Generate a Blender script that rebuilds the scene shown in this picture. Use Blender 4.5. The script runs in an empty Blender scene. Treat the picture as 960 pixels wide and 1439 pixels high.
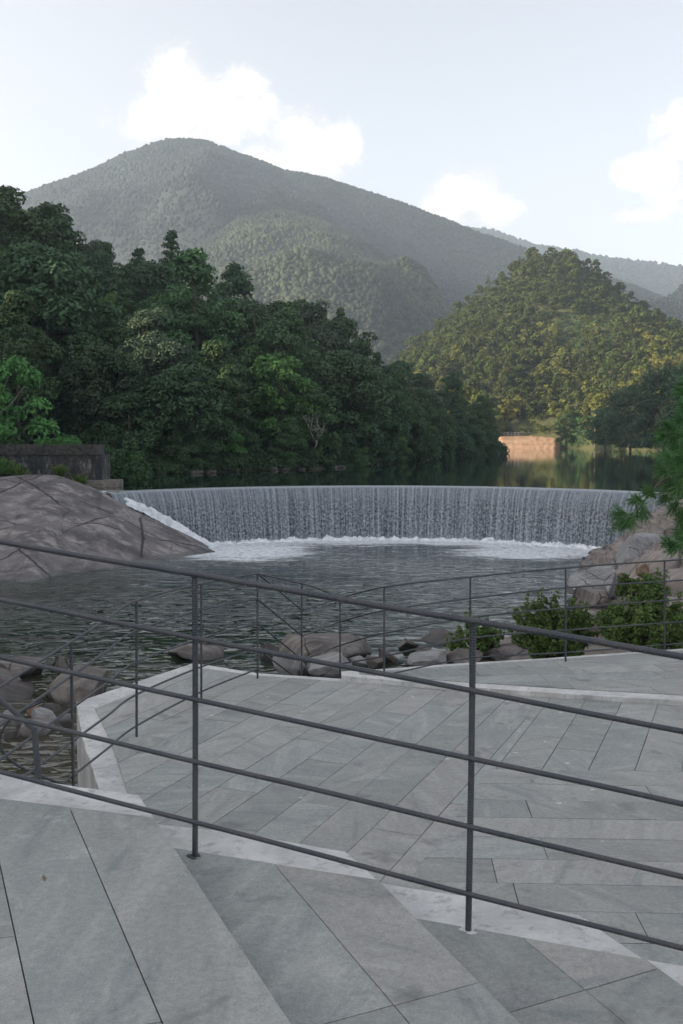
import bpy, math, random
import numpy as np
from mathutils import Vector, noise as mn

C = bpy.context.scene
COL = C.collection
rng = np.random.default_rng(7)
random.seed(7)
R = math.radians

# ------------------------------------------------------------------ camera model
CZ, F, HZ, CX = 4.0, 1450.0, 618.0, 480.0
LAKE = 2.12
PITCH = math.atan((719.5 - HZ) / F)
cp, sp = math.cos(PITCH), math.sin(PITCH)

def ray(px, py):
    x, y = px - CX, 719.5 - py
    return Vector((x, y * sp + F * cp, y * cp - F * sp))

def P(px, py, z):
    d = ray(px, py)
    t = (z - CZ) / d.z
    return Vector((d.x * t, d.y * t, z))

def Pd(px, py, Y):
    d = ray(px, py)
    t = Y / d.y
    return Vector((d.x * t, Y, CZ + d.z * t))

cam_d = bpy.data.cameras.new('camera')
cam = bpy.data.objects.new('camera', cam_d)
COL.objects.link(cam)
cam.location = (0, 0, CZ)
cam.rotation_euler = (math.pi / 2 - PITCH, 0, 0)
cam_d.sensor_fit = 'VERTICAL'
cam_d.sensor_height = 36.0
cam_d.lens = 36.0 * F / 1439.0
cam_d.clip_end = 9000
cam_d.clip_start = 0.05
C.camera = cam

# ------------------------------------------------------------------ material helpers
class NT:
    def __init__(s, name):
        s.m = bpy.data.materials.new(name)
        s.m.use_nodes = True
        s.t = s.m.node_tree
        s.t.nodes.clear()
    def n(s, typ, ins=None, **kw):
        nd = s.t.nodes.new(typ)
        for k, v in kw.items():
            setattr(nd, k, v)
        for k, v in (ins or {}).items():
            s.set(nd, k, v)
        return nd
    def set(s, nd, k, v):
        sock = nd.inputs[k]
        if hasattr(v, 'is_output') or isinstance(v, bpy.types.NodeSocket):
            s.t.links.new(v, sock)
        else:
            if isinstance(v, (tuple, list)) and len(v) == 3 and sock.type == 'RGBA':
                v = (*v, 1)
            sock.default_value = v
    def math(s, op, a, b=0.0, c=0.0, clamp=False):
        nd = s.n('ShaderNodeMath', {0: a, 1: b, 2: c}, operation=op, use_clamp=clamp)
        return nd.outputs[0]
    def mix(s, f, a, b, blend='MIX'):
        nd = s.n('ShaderNodeMix', data_type='RGBA', blend_type=blend)
        s.set(nd, 0, f); s.set(nd, 6, a); s.set(nd, 7, b)
        return nd.outputs[2]
    def ramp(s, f, stops, interp='LINEAR'):
        nd = s.n('ShaderNodeValToRGB', {0: f})
        cr = nd.color_ramp
        cr.interpolation = interp
        while len(cr.elements) < len(stops):
            cr.elements.new(0.5)
        for e, (p, c) in zip(cr.elements, stops):
            e.position = p
            e.color = (c, c, c, 1) if isinstance(c, (int, float)) else (*c, 1)
        return nd.outputs[0]
    def mr(s, v, a, b, c=0.0, d=1.0, smooth=True):
        nd = s.n('ShaderNodeMapRange', {0: v, 1: a, 2: b, 3: c, 4: d}, interpolation_type='SMOOTHSTEP' if smooth else 'LINEAR')
        return nd.outputs[0]
    def pos(s):
        return s.n('ShaderNodeNewGeometry').outputs['Position']
    def obj(s):
        return s.n('ShaderNodeTexCoord').outputs['Object']
    def attr(s, name):
        return s.n('ShaderNodeAttribute', attribute_name=name).outputs['Fac']
    def mapping(s, v, scale=(1, 1, 1), rot=(0, 0, 0), loc=(0, 0, 0)):
        return s.n('ShaderNodeMapping', {0: v, 1: loc, 2: rot, 3: scale}).outputs[0]
    def noise(s, v, scale, detail=4, rough=0.55, dist=0.0, out=0):
        return s.n('ShaderNodeTexNoise', {'Vector': v, 'Scale': scale, 'Detail': detail, 'Roughness': rough, 'Distortion': dist}).outputs[out]
    def voro(s, v, scale, feature='F1', out=0, rand=1.0):
        return s.n('ShaderNodeTexVoronoi', {'Vector': v, 'Scale': scale, 'Randomness': rand}, feature=feature).outputs[out]
    def bump(s, h, strength=0.3, dist=0.02, normal=None):
        d = {'Height': h, 'Strength': strength, 'Distance': dist}
        if normal is not None: d['Normal'] = normal
        return s.n('ShaderNodeBump', d).outputs[0]
    def pbsdf(s, **kw):
        nd = s.n('ShaderNodeBsdfPrincipled')
        names = dict(col='Base Color', rough='Roughness', metal='Metallic', nrm='Normal', spec='Specular IOR Level', ior='IOR', trans='Transmission Weight')
        for k, v in kw.items():
            s.set(nd, names.get(k, k), v)
        return nd.outputs[0]
    def out(s, sh, vol=None):
        o = s.n('ShaderNodeOutputMaterial')
        if sh is not None: s.t.links.new(sh, o.inputs[0])
        if vol is not None: s.t.links.new(vol, o.inputs[1])
        return s.m

def mat_leaf(name, dark, light, trans=0.22, solo=False):
    t = NT(name)
    r = t.attr('rnd')
    oi = t.n('ShaderNodeObjectInfo').outputs['Random']
    f = r if solo else t.math('ADD', t.math('MULTIPLY', r, 0.6), t.math('MULTIPLY', oi, 0.4))
    nz = t.noise(t.pos(), 0.35, 2)
    f = t.math('ADD', f, t.math('MULTIPLY', t.math('SUBTRACT', nz, 0.5), 0.5), clamp=True)
    c = t.mix(f, dark, light)
    c2 = t.n('ShaderNodeHueSaturation', {'Hue': 0.5 if solo else t.math('ADD', 0.48, t.math('MULTIPLY', oi, 0.045)), 'Saturation': 0.95, 'Value': 1.0, 'Color': c}).outputs[0]
    a = t.pbsdf(col=c2, rough=0.6, spec=0.15)
    tr = t.n('ShaderNodeBsdfTranslucent', {'Color': c2}).outputs[0]
    sh = t.n('ShaderNodeMixShader', {0: trans, 1: a, 2: tr}).outputs[0]
    return t.out(sh)

LEAF_DARK = mat_leaf('leaf_dark', (0.026, 0.057, 0.031), (0.092, 0.160, 0.070))
LEAF_MID = mat_leaf('leaf_mid', (0.032, 0.072, 0.031), (0.108, 0.190, 0.070))
LEAF_PALE = mat_leaf('leaf_pale', (0.045, 0.080, 0.052), (0.120, 0.170, 0.105))
LEAF_BRIGHT = mat_leaf('leaf_bright', (0.05, 0.13, 0.035), (0.14, 0.29, 0.075))
LEAF_HILL = mat_leaf('leaf_hill', (0.024, 0.042, 0.009), (0.108, 0.130, 0.028))
LEAF_GOLD = mat_leaf('leaf_gold', (0.07, 0.085, 0.014), (0.20, 0.20, 0.038))
LEAF_SHRUB = mat_leaf('leaf_shrub', (0.035, 0.080, 0.018), (0.20, 0.30, 0.075))
LEAF_DRY = mat_leaf('leaf_dry', (0.10, 0.085, 0.05), (0.20, 0.16, 0.09))
NEEDLE = mat_leaf('pine_needle', (0.05, 0.13, 0.045), (0.16, 0.32, 0.10), 0.25)
LEAF_FAR = mat_leaf('leaf_far', (0.006, 0.012, 0.010), (0.020, 0.031, 0.022), 0.1, True)
LEAF_SPUR_LIT = mat_leaf('leaf_spur_lit', (0.013, 0.021, 0.012), (0.052, 0.066, 0.030), 0.1, True)  # sunlight on the spur put into the colour: lighter than the mountain foliage
LEAF_WOOD = mat_leaf('leaf_wood', (0.024, 0.042, 0.009), (0.110, 0.132, 0.028), 0.22, True)
LEAF_UNDER = mat_leaf('leaf_under', (0.020, 0.042, 0.022), (0.062, 0.115, 0.045), 0.2, True)

def mat_simple_noise(name, c1, c2, scale, rough=0.85, bump=0.3, bd=0.03, mapscale=(1, 1, 1)):
    t = NT(name)
    v = t.mapping(t.obj(), mapscale)
    n1 = t.noise(v, scale, 6, 0.6)
    c = t.mix(t.mr(n1, 0.3, 0.7), c1, c2)
    return t.out(t.pbsdf(col=c, rough=rough, nrm=t.bump(n1, bump, bd)))

BARK = mat_simple_noise('bark', (0.035, 0.028, 0.022), (0.11, 0.09, 0.075), 6, mapscale=(1, 1, 0.2))
BARK_PALE = mat_simple_noise('bark_pale', (0.20, 0.18, 0.16), (0.42, 0.39, 0.35), 5, mapscale=(1, 1, 0.3))
SOIL = mat_simple_noise('forest_soil', (0.018, 0.022, 0.012), (0.05, 0.055, 0.028), 0.5)
HILLSOIL = mat_simple_noise('hill_soil', (0.045, 0.052, 0.018), (0.09, 0.095, 0.03), 0.15)
MOUNTSOIL = mat_simple_noise('mountain_soil', (0.002, 0.005, 0.004), (0.008, 0.012, 0.009), 0.03)

def mat_stone():
    t = NT('slate_paving')
    r = t.attr('rnd')
    p = t.pos()
    off = t.n('ShaderNodeCombineXYZ', {0: t.math('MULTIPLY', r, 37.0), 1: t.math('MULTIPLY', r, 91.0), 2: 0.0}).outputs[0]
    v = t.n('ShaderNodeVectorMath', {0: p, 1: off}, operation='ADD').outputs[0]
    r2 = t.math('FRACT', t.math('MULTIPLY', r, 7.31))
    r3 = t.math('FRACT', t.math('MULTIPLY', r, 23.7))
    rotv = t.n('ShaderNodeVectorRotate', {'Vector': v, 'Angle': t.math('MULTIPLY', r2, 6.28)}, rotation_type='Z_AXIS').outputs[0]
    vs = t.mapping(rotv, (1.0, 4.2, 1.0))
    veins = t.noise(vs, 1.1, 5, 0.6, 1.4)
    cloud = t.noise(v, 2.2, 5, 0.6, 0.6)
    fine = t.noise(p, 160, 3, 0.7)
    grain = t.noise(p, 38, 4, 0.7)
    base = t.mix(r3, (0.284, 0.276, 0.262), (0.238, 0.256, 0.244))
    base = t.mix(t.mr(veins, 0.46, 0.70, 0, 0.75), base, (0.345, 0.34, 0.325))
    base = t.mix(t.mr(veins, 0.46, 0.28, 0, 0.8), base, (0.165, 0.188, 0.188))
    base = t.mix(t.mr(cloud, 0.52, 0.72, 0, 0.5), base, (0.205, 0.200, 0.197))
    bright = t.math("ADD", 0.97, t.math('MULTIPLY', r2, 0.20))
    base = t.mix(1.0, base, t.n('ShaderNodeCombineColor', {0: bright, 1: bright, 2: bright}).outputs[0], 'MULTIPLY')
    sp_ = t.math('ADD', 0.16, t.math('ADD', t.math('MULTIPLY', fine, 0.90), t.math('MULTIPLY', grain, 0.74)))
    base = t.mix(1.0, base, t.n('ShaderNodeCombineColor', {0: sp_, 1: sp_, 2: sp_}).outputs[0], 'MULTIPLY')
    # dark blotches, pale mortar smears and small flecks
    blot = t.noise(p, 3.3, 4, 0.6, 0.3)
    base = t.mix(t.mr(blot, 0.60, 0.72, 0, 0.55), base, (0.12, 0.118, 0.115))
    vd = t.voro(t.n('ShaderNodeVectorMath', {0: p, 1: t.n('ShaderNodeVectorMath', {0: t.noise(p, 30, 2, 0.5, 0, 1), 3: 0.05}, operation='SCALE').outputs[0]}, operation='ADD').outputs[0], 3.1)
    flk = t.math('MULTIPLY', t.mr(vd, 0.075, 0.04), t.mr(t.noise(p, 0.9, 2), 0.42, 0.55))
    base = t.mix(t.math('MULTIPLY', flk, 0.7), base, (0.6, 0.6, 0.58))
    smear = t.math('MULTIPLY', t.mr(t.noise(p, 9, 6, 0.75), 0.55, 0.68), t.mr(t.noise(p, 0.9, 3), 0.48, 0.62))
    base = t.mix(t.math('MULTIPLY', smear, 0.45), base, (0.48, 0.48, 0.47))
    pit = t.mr(t.voro(p, 26), 0.16, 0.06)
    pit = t.math('MULTIPLY', pit, t.mr(t.noise(p, 4.0, 3), 0.50, 0.66))
    base = t.mix(t.math('MULTIPLY', pit, 0.5), base, (0.13, 0.128, 0.125))
    h = t.math('ADD', t.math('MULTIPLY', fine, 0.3), t.math('ADD', t.math('MULTIPLY', grain, 0.5), veins))
    rough = t.math('ADD', 0.5, t.math('MULTIPLY', cloud, 0.25))
    return t.out(t.pbsdf(col=base, rough=rough, spec=0.35, nrm=t.bump(h, 0.6, 0.008)))
STONE = mat_stone()
MORTAR = mat_simple_noise('dark_mortar', (0.030, 0.030, 0.030), (0.085, 0.083, 0.080), 14)

def mat_plaster():
    t = NT('white_plaster')
    p = t.pos()
    n1 = t.noise(p, 3.0, 6, 0.65, 0.5)
    n2 = t.noise(p, 18, 5, 0.7)
    n3 = t.noise(p, 130, 3, 0.7)
    c = t.mix(t.mr(n1, 0.35, 0.65), (0.44, 0.435, 0.425), (0.64, 0.63, 0.615))
    c = t.mix(t.mr(n2, 0.50, 0.70, 0, 0.7), c, (0.25, 0.245, 0.235))
    c = t.mix(t.mr(t.noise(p, 1.3, 3), 0.60, 0.72, 0, 0.35), c, (0.45, 0.42, 0.34))
    c = t.mix(t.mr(n3, 0.3, 0.7, 0.25, 0), c, (0.36, 0.36, 0.36))
    # dirt on upright faces
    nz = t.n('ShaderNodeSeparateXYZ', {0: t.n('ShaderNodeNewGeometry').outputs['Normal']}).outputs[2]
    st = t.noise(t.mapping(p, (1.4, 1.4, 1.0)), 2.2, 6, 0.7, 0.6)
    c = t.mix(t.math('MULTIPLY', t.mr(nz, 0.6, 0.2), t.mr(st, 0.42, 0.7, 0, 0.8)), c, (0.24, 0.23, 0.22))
    h = t.math('ADD', n2, t.math('MULTIPLY', n3, 0.3))
    return t.out(t.pbsdf(col=c, rough=0.85, nrm=t.bump(h, 0.4, 0.012)))
PLASTER = mat_plaster()

def mat_rebar():
    t = NT('painted_rebar')
    p = t.pos()
    n1 = t.noise(p, 5, 4)
    n2 = t.noise(p, 60, 4, 0.7)
    c = t.mix(t.mr(n1, 0.35, 0.65), (0.036, 0.044, 0.055), (0.060, 0.062, 0.068))
    c = t.mix(t.mr(n2, 0.56, 0.72, 0, 0.7), c, (0.115, 0.082, 0.062))
    return t.out(t.pbsdf(col=c, rough=0.48, spec=0.5, nrm=t.bump(n2, 0.2, 0.002)))
REBAR = mat_rebar()

def mat_rock(name, c1, c2, c3, streak=(0.5, 3.0, 0.5), rot=(0, 0.5, 0.6), crack=0.8, sc=1.0, wet=None, joints=(), dist=0.8, stain=0.0):
    t = NT(name)
    p = t.pos()
    n1 = t.noise(p, 0.7 * sc, 6, 0.6, 0.5)
    n2 = t.noise(t.mapping(p, streak, rot), 1.6 * sc, 8, 0.7, dist)
    n3 = t.noise(p, 22 * sc, 5, 0.75)
    c = t.mix(t.mr(n1, 0.35, 0.66), c1, c2)
    c = t.mix(t.mr(n2, 0.46, 0.66, 0, 0.9), c, c3)
    c = t.mix(t.mr(n2, 0.40, 0.28, 0, 0.6), c, tuple(x * 0.45 for x in c1))
    if stain:
        sn = t.noise(t.mapping(p, (0.8, 0.8, 0.35)), 0.42, 7, 0.7, 0.2)
        c = t.mix(t.mr(sn, 0.50, 0.66, 0, stain), c, (0.045, 0.040, 0.046))
        c = t.mix(t.mr(sn, 0.42, 0.30, 0, stain * 0.7), c, (0.36, 0.33, 0.31))
    g = t.math('ADD', 0.50, t.math('MULTIPLY', n3, 1.0))
    c = t.mix(1.0, c, t.n('ShaderNodeCombineColor', {0: g, 1: g, 2: g}).outputs[0], 'MULTIPLY')
    h = t.math('ADD', t.math('MULTIPLY', n3, 0.35), n2)
    if crack > 0:
        pd = t.n('ShaderNodeVectorMath', {0: p, 1: t.n('ShaderNodeVectorMath', {0: t.noise(p, 0.8 * sc, 3, 0.5, 0, 1), 3: 0.9 / sc}, operation='SCALE').outputs[0]}, operation='ADD').outputs[0]
        ce = t.voro(t.mapping(pd, (1, 0.6, 0.8), (0.4, 0.2, 0.5)), 0.55 * sc, 'DISTANCE_TO_EDGE')
        ck = t.math('MULTIPLY', t.mr(ce, 0.022, 0.004), t.mr(t.noise(p, 0.5 * sc, 2), 0.42, 0.56))
        c = t.mix(t.math('MULTIPLY', ck, crack), c, (0.02, 0.018, 0.018))
        h = t.math('SUBTRACT', h, t.math('MULTIPLY', ck, 0.8))
    for (nx, ny, nz_), L, wd in joints:
        q = t.n('ShaderNodeVectorMath', {0: p, 1: t.n('ShaderNodeVectorMath', {0: t.noise(p, 0.35, 5, 0.65, 0, 1), 3: 0.6}, operation='SCALE').outputs[0]}, operation='ADD').outputs[0]
        dt = t.n('ShaderNodeVectorMath', {0: q, 1: (nx / L, ny / L, nz_ / L)}, operation='DOT_PRODUCT').outputs['Value']
        fr = t.math('ABSOLUTE', t.math('SUBTRACT', t.math('FRACT', dt), 0.5))
        line = t.math('MULTIPLY', t.mr(fr, wd / L, 0.2 * wd / L), t.mr(t.noise(t.mapping(p, (1, 1, 1), (0, 0, 0), (nx * 9, L, 0)), 0.33, 3), 0.44, 0.56))
        c = t.mix(t.math('MULTIPLY', line, 0.9), c, (0.018, 0.016, 0.016))
        h = t.math('SUBTRACT', h, t.math('MULTIPLY', line, 0.9))
    rough = 0.78
    if wet is not None:
        z = t.n('ShaderNodeSeparateXYZ', {0: p}).outputs[2]
        zz = t.math('ADD', z, t.math('MULTIPLY', t.math('SUBTRACT', n1, 0.5), 0.3))
        w = t.mr(zz, wet + 0.10, wet)
        c = t.mix(t.math('MULTIPLY', w, 0.65), c, (0.035, 0.032, 0.03))
        rough = t.math('SUBTRACT', 0.8, t.math('MULTIPLY', w, 0.5))
    return t.out(t.pbsdf(col=c, rough=rough, spec=0.35, nrm=t.bump(h, 0.6, 0.05)))
ROCK_SLAB = mat_rock('slab_granite', (0.098, 0.087, 0.090), (0.190, 0.170, 0.167), (0.31, 0.28, 0.265), (0.8, 1.3, 1.3), (0.0, 0.35, -0.5), 0.30, 1.0, 0.06, dist=0.15, stain=0.75, joints=(((0.62, 0.35, 0.7), 2.3, 0.045), ((0.75, -0.2, -0.62), 3.1, 0.05), ((0.3, 0.5, 0.8), 1.1, 0.03), ((-0.55, 0.75, 0.2), 3.6, 0.05), ((0.9, 0.1, 0.2), 4.3, 0.06)))
ROCK_PINK = mat_rock('pinkish_rock', (0.098, 0.085, 0.079), (0.170, 0.150, 0.138), (0.28, 0.25, 0.228), sc=2.0, wet=0.03, dist=0.3, stain=0.5)
ROCK_GREY = mat_rock('grey_rock', (0.19, 0.185, 0.185), (0.27, 0.265, 0.265), (0.38, 0.37, 0.365), sc=2.6, wet=0.03)
ROCK_PALE = mat_rock('pale_granite', (0.155, 0.132, 0.122), (0.25, 0.215, 0.195), (0.38, 0.335, 0.305), sc=1.4, wet=0.05, crack=0.4)
ROCK_DARK = mat_rock('dark_rock', (0.062, 0.055, 0.054), (0.115, 0.10, 0.095), (0.18, 0.155, 0.145), sc=2.0, wet=0.05)
ROCK_RUST = mat_rock('rusty_rock', (0.20, 0.135, 0.095), (0.29, 0.205, 0.15), (0.38, 0.29, 0.22), sc=3.0, crack=0)
BANK = mat_rock('bank_soil', (0.10, 0.085, 0.07), (0.17, 0.145, 0.12), (0.23, 0.20, 0.17), sc=2.0, crack=0.3)
SAND = mat_rock('sandy_bank', (0.33, 0.20, 0.12), (0.42, 0.265, 0.165), (0.46, 0.32, 0.21), (0.05, 0.05, 2.5), (0, 0, 0), 0, 0.5)

def mat_oldwall():
    t = NT('stained_wall')
    p = t.pos()
    n1 = t.noise(t.mapping(p, (1.7, 1.7, 0.55)), 1.5, 9, 0.8, 0.9)
    n2 = t.noise(p, 5, 6, 0.7)
    c = t.mix(t.mr(n1, 0.47, 0.66), (0.026, 0.029, 0.032), (0.24, 0.215, 0.19))
    c = t.mix(t.mr(n2, 0.50, 0.66, 0, 0.8), c, (0.050, 0.052, 0.050))
    vv = t.voro(p, 4.2, 'DISTANCE_TO_EDGE')
    c = t.mix(t.mr(vv, 0.10, 0.0, 0, 0.75), c, (0.025, 0.025, 0.025))
    zz = t.n('ShaderNodeSeparateXYZ', {0: p}).outputs[2]
    c = t.mix(t.math('MULTIPLY', t.mr(t.math('ADD', zz, t.math('MULTIPLY', n2, 0.5)), 3.2, 3.75), 0.75), c, (0.03, 0.033, 0.032))
    return t.out(t.pbsdf(col=c, rough=0.9, nrm=t.bump(t.math('ADD', n2, t.mr(vv, 0, 0.1)), 0.6, 0.05)))
OLDWALL = mat_oldwall()
OLDCAP = mat_simple_noise('mossy_coping', (0.015, 0.018, 0.017), (0.075, 0.068, 0.058), 7.0, bump=0.8, bd=0.08)
OLDSTONE = mat_rock('ashlar', (0.11, 0.10, 0.09), (0.19, 0.17, 0.15), (0.27, 0.245, 0.22), sc=3.0)

# dam circle
DX, DY, DR = 1.25, 30.6, 11.55

def mat_pool():
    t = NT('pool_water')
    p = t.pos()
    sx = t.n('ShaderNodeSeparateXYZ', {0: p})
    x, y = sx.outputs[0], sx.outputs[1]
    dx, dy = t.math('SUBTRACT', x, DX), t.math('SUBTRACT', y, DY)
    r = t.math('SQRT', t.math('ADD', t.math('MULTIPLY', dx, dx), t.math('MULTIPLY', dy, dy)))
    toend = t.math('SUBTRACT', DR - 0.5, r)           # metres out from the foot of the fall
    upst = t.mr(y, 31.0, 34.0)
    nA = t.noise(t.mapping(p, (0.55, 1.4, 1)), 0.8, 6, 0.65, 0.8)
    nB = t.noise(p, 5.5, 5, 0.7, 0.6)
    edge = t.math('ADD', 2.5, t.math('MULTIPLY', t.math('SUBTRACT', nA, 0.5), 5.0))
    foam = t.mr(t.math('SUBTRACT', toend, edge), 0.5, -0.9)
    def blob(bx, by, sx_, sy_, rad):
        a = t.math('MULTIPLY', t.math('SUBTRACT', x, bx), 1 / sx_)
        b = t.math('MULTIPLY', t.math('SUBTRACT', y, by), 1 / sy_)
        d = t.math('SQRT', t.math('ADD', t.math('MULTIPLY', a, a), t.math('MULTIPLY', b, b)))
        d = t.math('ADD', d, t.math('MULTIPLY', t.math('SUBTRACT', nA, 0.5), 1.9))
        return t.mr(d, rad, rad * 0.45)
    foam = t.math('MAXIMUM', foam, blob(-3.4, 37.0, 2.8, 3.2, 1.2))
    foam = t.math('MAXIMUM', foam, blob(6.8, 36.4, 3.2, 2.3, 1.1))
    foam = t.math('MAXIMUM', foam, t.math('MULTIPLY', blob(1.0, 36.0, 9.0, 3.2, 0.95), t.mr(nB, 0.56, 0.72, 0, 0.5)))
    foam = t.math('MULTIPLY', foam, t.mr(nB, 0.30, 0.58, 0.28, 1.0))
    foam = t.math('MULTIPLY', foam, upst, clamp=True)
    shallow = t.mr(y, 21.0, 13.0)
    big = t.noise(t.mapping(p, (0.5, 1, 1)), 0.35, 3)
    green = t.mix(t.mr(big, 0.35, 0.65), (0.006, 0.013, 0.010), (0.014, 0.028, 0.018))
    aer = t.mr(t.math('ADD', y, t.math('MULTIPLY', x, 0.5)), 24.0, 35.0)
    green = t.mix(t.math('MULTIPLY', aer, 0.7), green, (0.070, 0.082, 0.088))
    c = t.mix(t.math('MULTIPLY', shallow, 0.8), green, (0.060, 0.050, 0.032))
    c = t.mix(foam, c, (0.74, 0.77, 0.80))
    # ripples: three scales, crests across the view
    w1 = t.mr(t.noise(t.mapping(p, (0.6, 1.1, 1), (0, 0, 0.10)), 2.3, 1, 0.5, 0.6), 0.42, 0.80)
    w2 = t.mr(t.noise(t.mapping(p, (0.65, 1.1, 1), (0, 0, -0.18)), 5.0, 1, 0.5, 0.6), 0.44, 0.80)
    w3 = t.noise(t.mapping(p, (0.7, 1.2, 1)), 12.0, 2, 0.5)
    calm = t.mr(t.noise(t.mapping(p, (0.4, 1.0, 1)), 0.28, 3, 0.6), 0.34, 0.62, 0.25, 1.15)
    h = t.math('ADD', t.math('MULTIPLY', w1, 0.55), t.math('ADD', t.math('MULTIPLY', w2, 0.26), t.math('MULTIPLY', w3, 0.012)))
    h = t.math('MULTIPLY', h, calm)
    h = t.math('ADD', h, t.math('MULTIPLY', foam, t.math('MULTIPLY', nB, 0.4)))
    nr = t.bump(h, 1.0, 0.060)
    rough = t.math('ADD', 0.06, t.math('MULTIPLY', foam, 0.6))
    return t.out(t.pbsdf(col=c, rough=rough, ior=1.33, nrm=nr))
POOL = mat_pool()

def mat_lake():
    t = NT('lake_water')
    p = t.pos()
    w = t.noise(t.mapping(p, (0.25, 1.0, 1)), 1.2, 3, 0.5, 0.4)
    w2 = t.noise(t.mapping(p, (0.4, 1.0, 1)), 5.0, 2, 0.5)
    h = t.math('ADD', w, t.math('MULTIPLY', w2, 0.2))
    return t.out(t.pbsdf(col=(0.010, 0.020, 0.016), rough=0.03, ior=1.33, nrm=t.bump(h, 0.10, 0.02)))
LAKEM = mat_lake()

def mat_fall():
    t = NT('falling_water')
    a = t.attr('arc')     # metres along the crest
    d = t.attr('drop')    # 0 at the lip, 1 at the foot
    def vec(sx_, sd):
        return t.n('ShaderNodeCombineXYZ', {0: t.math('MULTIPLY', a, sx_), 1: t.math('MULTIPLY', d, sd), 2: 0.0}).outputs[0]
    s1 = t.noise(vec(1.3, 0.10), 1.0, 2, 0.6)
    s2 = t.noise(vec(8.0, 0.22), 1.0, 5, 0.75, 0.05)
    s3 = t.noise(vec(12.0, 22.0), 1.0, 3, 0.65, 0.6)
    dd = t.mr(d, 0.05, 0.55, 0.25, 1.0)
    m = t.math('ADD', t.math('MULTIPLY', s1, 0.08), t.math('ADD', t.math('MULTIPLY', s2, 0.95), t.math('MULTIPLY', t.math('MULTIPLY', t.math('SUBTRACT', s3, 0.5), dd), 0.95)))
    f = t.mr(m, 0.30, 0.80)
    f = t.math('MAXIMUM', f, t.mr(d, 0.09, 0.0, 0, 0.55))
    f = t.math('MAXIMUM', f, t.mr(t.math('ADD', d, t.math('MULTIPLY', t.math('SUBTRACT', s2, 0.5), 0.3)), 0.86, 1.05, 0, 0.9))
    c = t.mix(f, (0.048, 0.060, 0.074), (0.42, 0.465, 0.51))
    nr = t.bump(m, 0.9, 0.06)
    return t.out(t.pbsdf(col=c, rough=0.22, ior=1.33, nrm=nr))
FALL = mat_fall()

def mat_foam():
    t = NT('white_foam')
    p = t.pos()
    n1 = t.noise(p, 3.0, 6, 0.7, 0.5)
    c = t.mix(t.mr(n1, 0.32, 0.6), (0.55, 0.60, 0.65), (0.86, 0.88, 0.9))
    s = t.pbsdf(col=c, rough=0.6, nrm=t.bump(n1, 0.8, 0.1))
    return t.out(s)
FOAM = mat_foam()

# ------------------------------------------------------------------ mesh helpers
def tag(o, label=None, cat=None, group=None, kind=None):
    if label: o['label'] = label
    if cat: o['category'] = cat
    if group: o['group'] = group
    if kind: o['kind'] = kind
    return o

def link(name, me, parent=None, loc=None):
    o = bpy.data.objects.new(name, me)
    COL.objects.link(o)
    if parent: o.parent = parent
    if loc is not None: o.location = loc
    return o

def empty(name, loc, rz=0.0):
    o = bpy.data.objects.new(name, None)
    o.empty_display_size = 0.3
    COL.objects.link(o)
    o.location = loc
    o.rotation_euler = (0, 0, rz)
    return o

def mesh_np(name, v, f, mat, smooth=False, attrs=None):
    """v (n,3) array, f list of tuples or (m,k) array"""
    me = bpy.data.meshes.new(name)
    v = np.asarray(v, dtype=np.float32)
    if isinstance(f, np.ndarray):
        m, k = f.shape
        me.vertices.add(len(v))
        me.vertices.foreach_set('co', v.ravel())
        me.loops.add(m * k)
        me.loops.foreach_set('vertex_index', f.astype(np.int32).ravel())
        me.polygons.add(m)
        me.polygons.foreach_set('loop_start', np.arange(0, m * k, k, dtype=np.int32))
        me.update(calc_edges=True)
    else:
        me.from_pydata(v.tolist(), [], f)
    for an, av in (attrs or {}).items():
        a = me.attributes.new(an, 'FLOAT', 'POINT')
        a.data.foreach_set('value', np.asarray(av, dtype=np.float32))
    if smooth:
        me.polygons.foreach_set('use_smooth', np.ones(len(me.polygons), dtype=bool))
    for m_ in (mat if isinstance(mat, (list, tuple)) else [mat]):
        me.materials.append(m_)
    me.update()
    return me

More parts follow.
